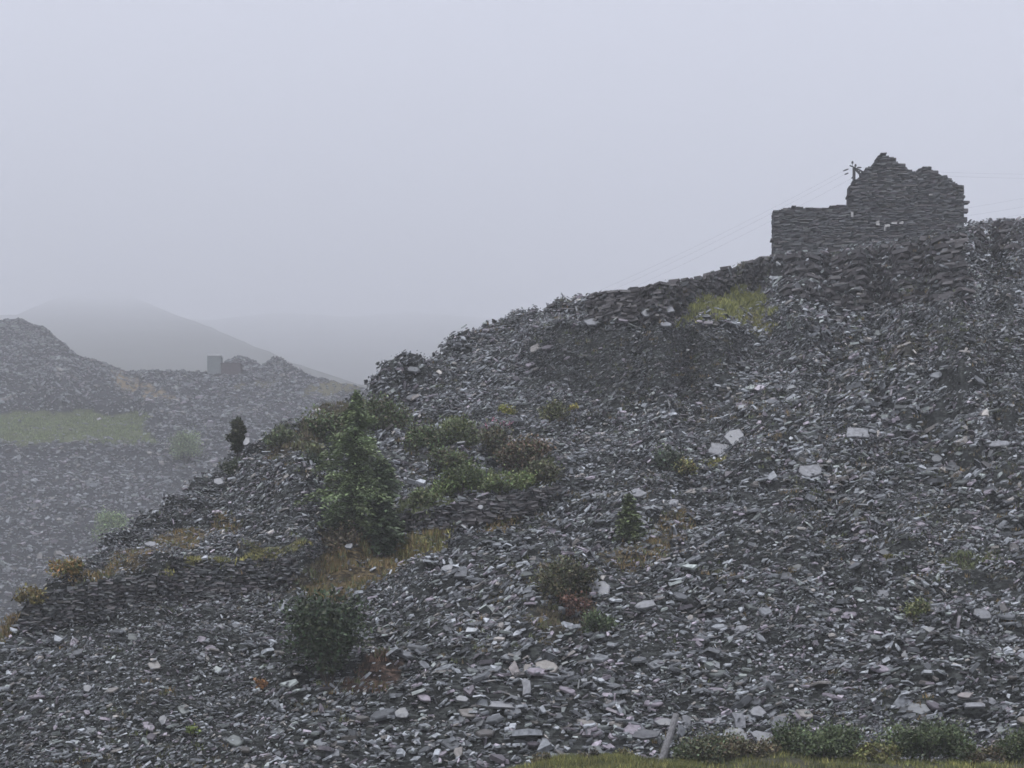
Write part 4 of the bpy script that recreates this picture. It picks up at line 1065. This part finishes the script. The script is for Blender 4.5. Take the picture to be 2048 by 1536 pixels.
# ------------------------------------------------------------------ grass
def grass(name, label, pos, cols, h, per=7, spread=.10, wd=.045, structure='stuff'):
    N = len(pos); n = N * per
    p = np.repeat(pos, per, axis=0) + np.c_[rng.normal(0, spread, (n, 2)), np.zeros(n)]
    hh = h * (.5 + .8 * rng.random(n)); bend = rng.normal(0, .35, (n, 2)) * hh[:, None]
    tip = p + np.c_[bend, hh]; a = rng.random(n) * 6.28
    s = np.c_[np.cos(a), np.sin(a), np.zeros(n)] * wd * .5
    V = np.stack([p - s - (0, 0, .04), p + s - (0, 0, .04), tip], 1).reshape(-1, 3)
    c = np.repeat(np.repeat(cols, per, axis=0) * np.exp(rng.normal(0, .25, (n, 1))), 3, axis=0)
    o = link(name, raw_mesh(name, V, np.arange(3 * n), np.full(n, 3), np.clip(c, .003, .8)), M_GRASS)
    return kind(o, structure, label)
for nm, poly, col, h, dens, lab in PATCHES:
    pu = np.array(poly); u0, v0 = pu.min(0); u1, v1 = pu.max(0)
    # area on the ground decides how many tufts
    k = inpoly(ub + EDU, vb + EDV, poly); rr, cc = np.nonzero(k)
    if len(rr) < 3: continue
    cell = np.linalg.norm(np.cross(G[1:NR, 1:] - G[1:NR, :-1], G[1:NR, 1:] - G[:NR - 1, 1:]), axis=-1)
    cr = cell[np.clip(rr, 0, NR - 2), np.clip(cc, 0, NU - 2)]; N = int(min(9000, max(120, cr.sum() * dens * 1.1)))
    j = rng.choice(len(rr), N, p=cr / cr.sum())
    q = samp(G, cc[j] + rng.random(N) - .5, np.clip(rr[j] + rng.random(N) - .5, 0, NR))
    keep = fbm(q[:, 0] / .55, q[:, 1] / .55, 131, 3) > (-.3 if "ledge below the left wall" in lab else -.04); q = q[keep]; N = len(q)
    c = np.array(col) * np.exp(rng.normal(0, .22, (N, 1))); gm_ = rng.random(N) < .25; c[gm_] = np.array(GRN) * np.exp(rng.normal(0, .2, (gm_.sum(), 1)))
    grass(nm, lab, q, c, h * .75, 9, .13, .05)
# bank grass
N = 17000
uq = rng.uniform(-200, 2350, N); yq = rng.uniform(41.5, 48.2, N)
xq = (uq - 1024) / F * yq
iu = (uq - bu[0]) / (bu[1] - bu[0])
ys = BG[:, 0, 1]; ir = np.interp(yq, ys, np.arange(len(ys)))
q = samp(BG, iu, ir); q = q[(q[:, 2] > -1.2) & ((uq < 1400) | (rng.random(N) < .38))]
c = np.where(rng.random((len(q), 1)) < .35, np.array(YEL) * .8, np.array((0.085, 0.095, 0.03))) * np.exp(rng.normal(0, .25, (len(q), 1)))
q = q[fbm(q[:, 0] / .7, q[:, 1] / .5, 171, 3) > -.18]; c = c[:len(q)] * np.exp(0.9 * fbm(q[:, 0] / .9, q[:, 1] / .6, 177, 3))[:, None]
grass("bank_grass", "short yellow green grass on the bank at the bottom", q, c, .17, 9, .12, .03)
# far grass terrace
ci, ri = scatter_cells(FG, 5, 150, 60, 225, 7000, np.vstack([inpoly(u2 + 70 * fbm(x2 / 5, y2 / 5, 441, 3), v2 + 22 * fbm(x2 / 4, y2 / 4, 443, 3), FPATCH[0][0]).astype(float) * np.clip(.5 + 1.5 * fbm(x2 / 3, y2 / 3, 447, 3), .05, 1.5) + 1e-9, np.full((5, len(fu)), 1e-9)]))
q = samp(FG, ci, ri); c = np.array((0.12, 0.15, 0.055)) * np.exp(rng.normal(0, .25, (len(q), 1)))
grass("far_grass", "green grass on the level terrace of the far tip", q, c, .3, 7, .4, .14)
# moss and tiny plants among the slates
ci, ri = scatter_cells(G, 6, NR, cmin, cmax, 8500, None)
q = samp(G, ci, ri); nz = fbm(q[:, 0] / 3.5, q[:, 1] / 3.5, 151, 3); q = q[nz > .05] + np.array([0, 0, .08])
c = np.array([GRN, (0.06, 0.075, 0.035), (0.075, 0.07, 0.035), BRN, ORA])[rng.integers(0, 5, len(q))] * .85 * np.exp(rng.normal(0, .2, (len(q), 1)))
grass("moss_tufts", "scattered moss and grass tufts among the slates", q, c, .16, 12, .12, .05)

# ------------------------------------------------------------------ hut and shed on the far tip
def boxm(name, x0, x1, y0, y1, z0, z1, mat, parent):
    V = np.array([(x, y, z) for z in (z0, z1) for y in (y0, y1) for x in (x0, x1)], float)
    return link(name, raw_mesh(name, V, [0, 2, 3, 1, 4, 5, 7, 6, 0, 1, 5, 4, 1, 3, 7, 5, 3, 2, 6, 7, 2, 0, 4, 6], [4] * 6), mat, parent)
hp = PF(428, 748); k = hp[1] / F
hut = thing("hut", "pale square hut standing on the skyline of the far tip", "hut", hp)
boxm("wall", -13.5 * k, 13.5 * k, 0, 2.2, -1.0, 36 * k, M_WHITE, hut); boxm("roof", -14.2 * k, 14.2 * k, -.1, 2.3, 36 * k + .003, 38.5 * k, M_ROOF, hut)
sp = PF(462, 748); k = sp[1] / F
shed = thing("shed", "low rusty brown shed beside the pale hut on the far tip", "shed", sp)
boxm("wall", -19 * k, 20 * k, -.4, 1.8, -1.0, 19 * k, M_RUST, shed); boxm("roof", -20 * k, 21 * k, -.5, 1.9, 19 * k + .003, 21 * k, M_RUST, shed)

# ------------------------------------------------------------------ haze
bx0, bx1, by0, by1, bz0, bz1 = -2600, 2600, -60, float(NG[..., 1].max()) + 60, -6.0, TOPZ + 6
V = np.array([(x, y, z) for z in (bz0, bz1) for y in (by0, by1) for x in (bx0, bx1)], float)
hm = bpy.data.materials.new("haze"); hm.use_nodes = True; hn = hm.node_tree; hn.nodes.clear()
pv = hn.nodes.new("ShaderNodeVolumePrincipled"); pv.inputs['Color'].default_value = (0.965, 0.975, 0.99, 1); pv.inputs['Density'].default_value = HAZE_DENSITY
pv.inputs['Anisotropy'].default_value = 0.2
ho = hn.nodes.new("ShaderNodeOutputMaterial"); hn.links.new(pv.outputs[0], ho.inputs['Volume'])
hz = link("haze", raw_mesh("haze", V, [0, 2, 3, 1, 4, 5, 7, 6, 0, 1, 5, 4, 1, 3, 7, 5, 3, 2, 6, 7, 2, 0, 4, 6], [4] * 6), hm)
kind(hz, 'stuff', "pale mist hanging over the quarry")
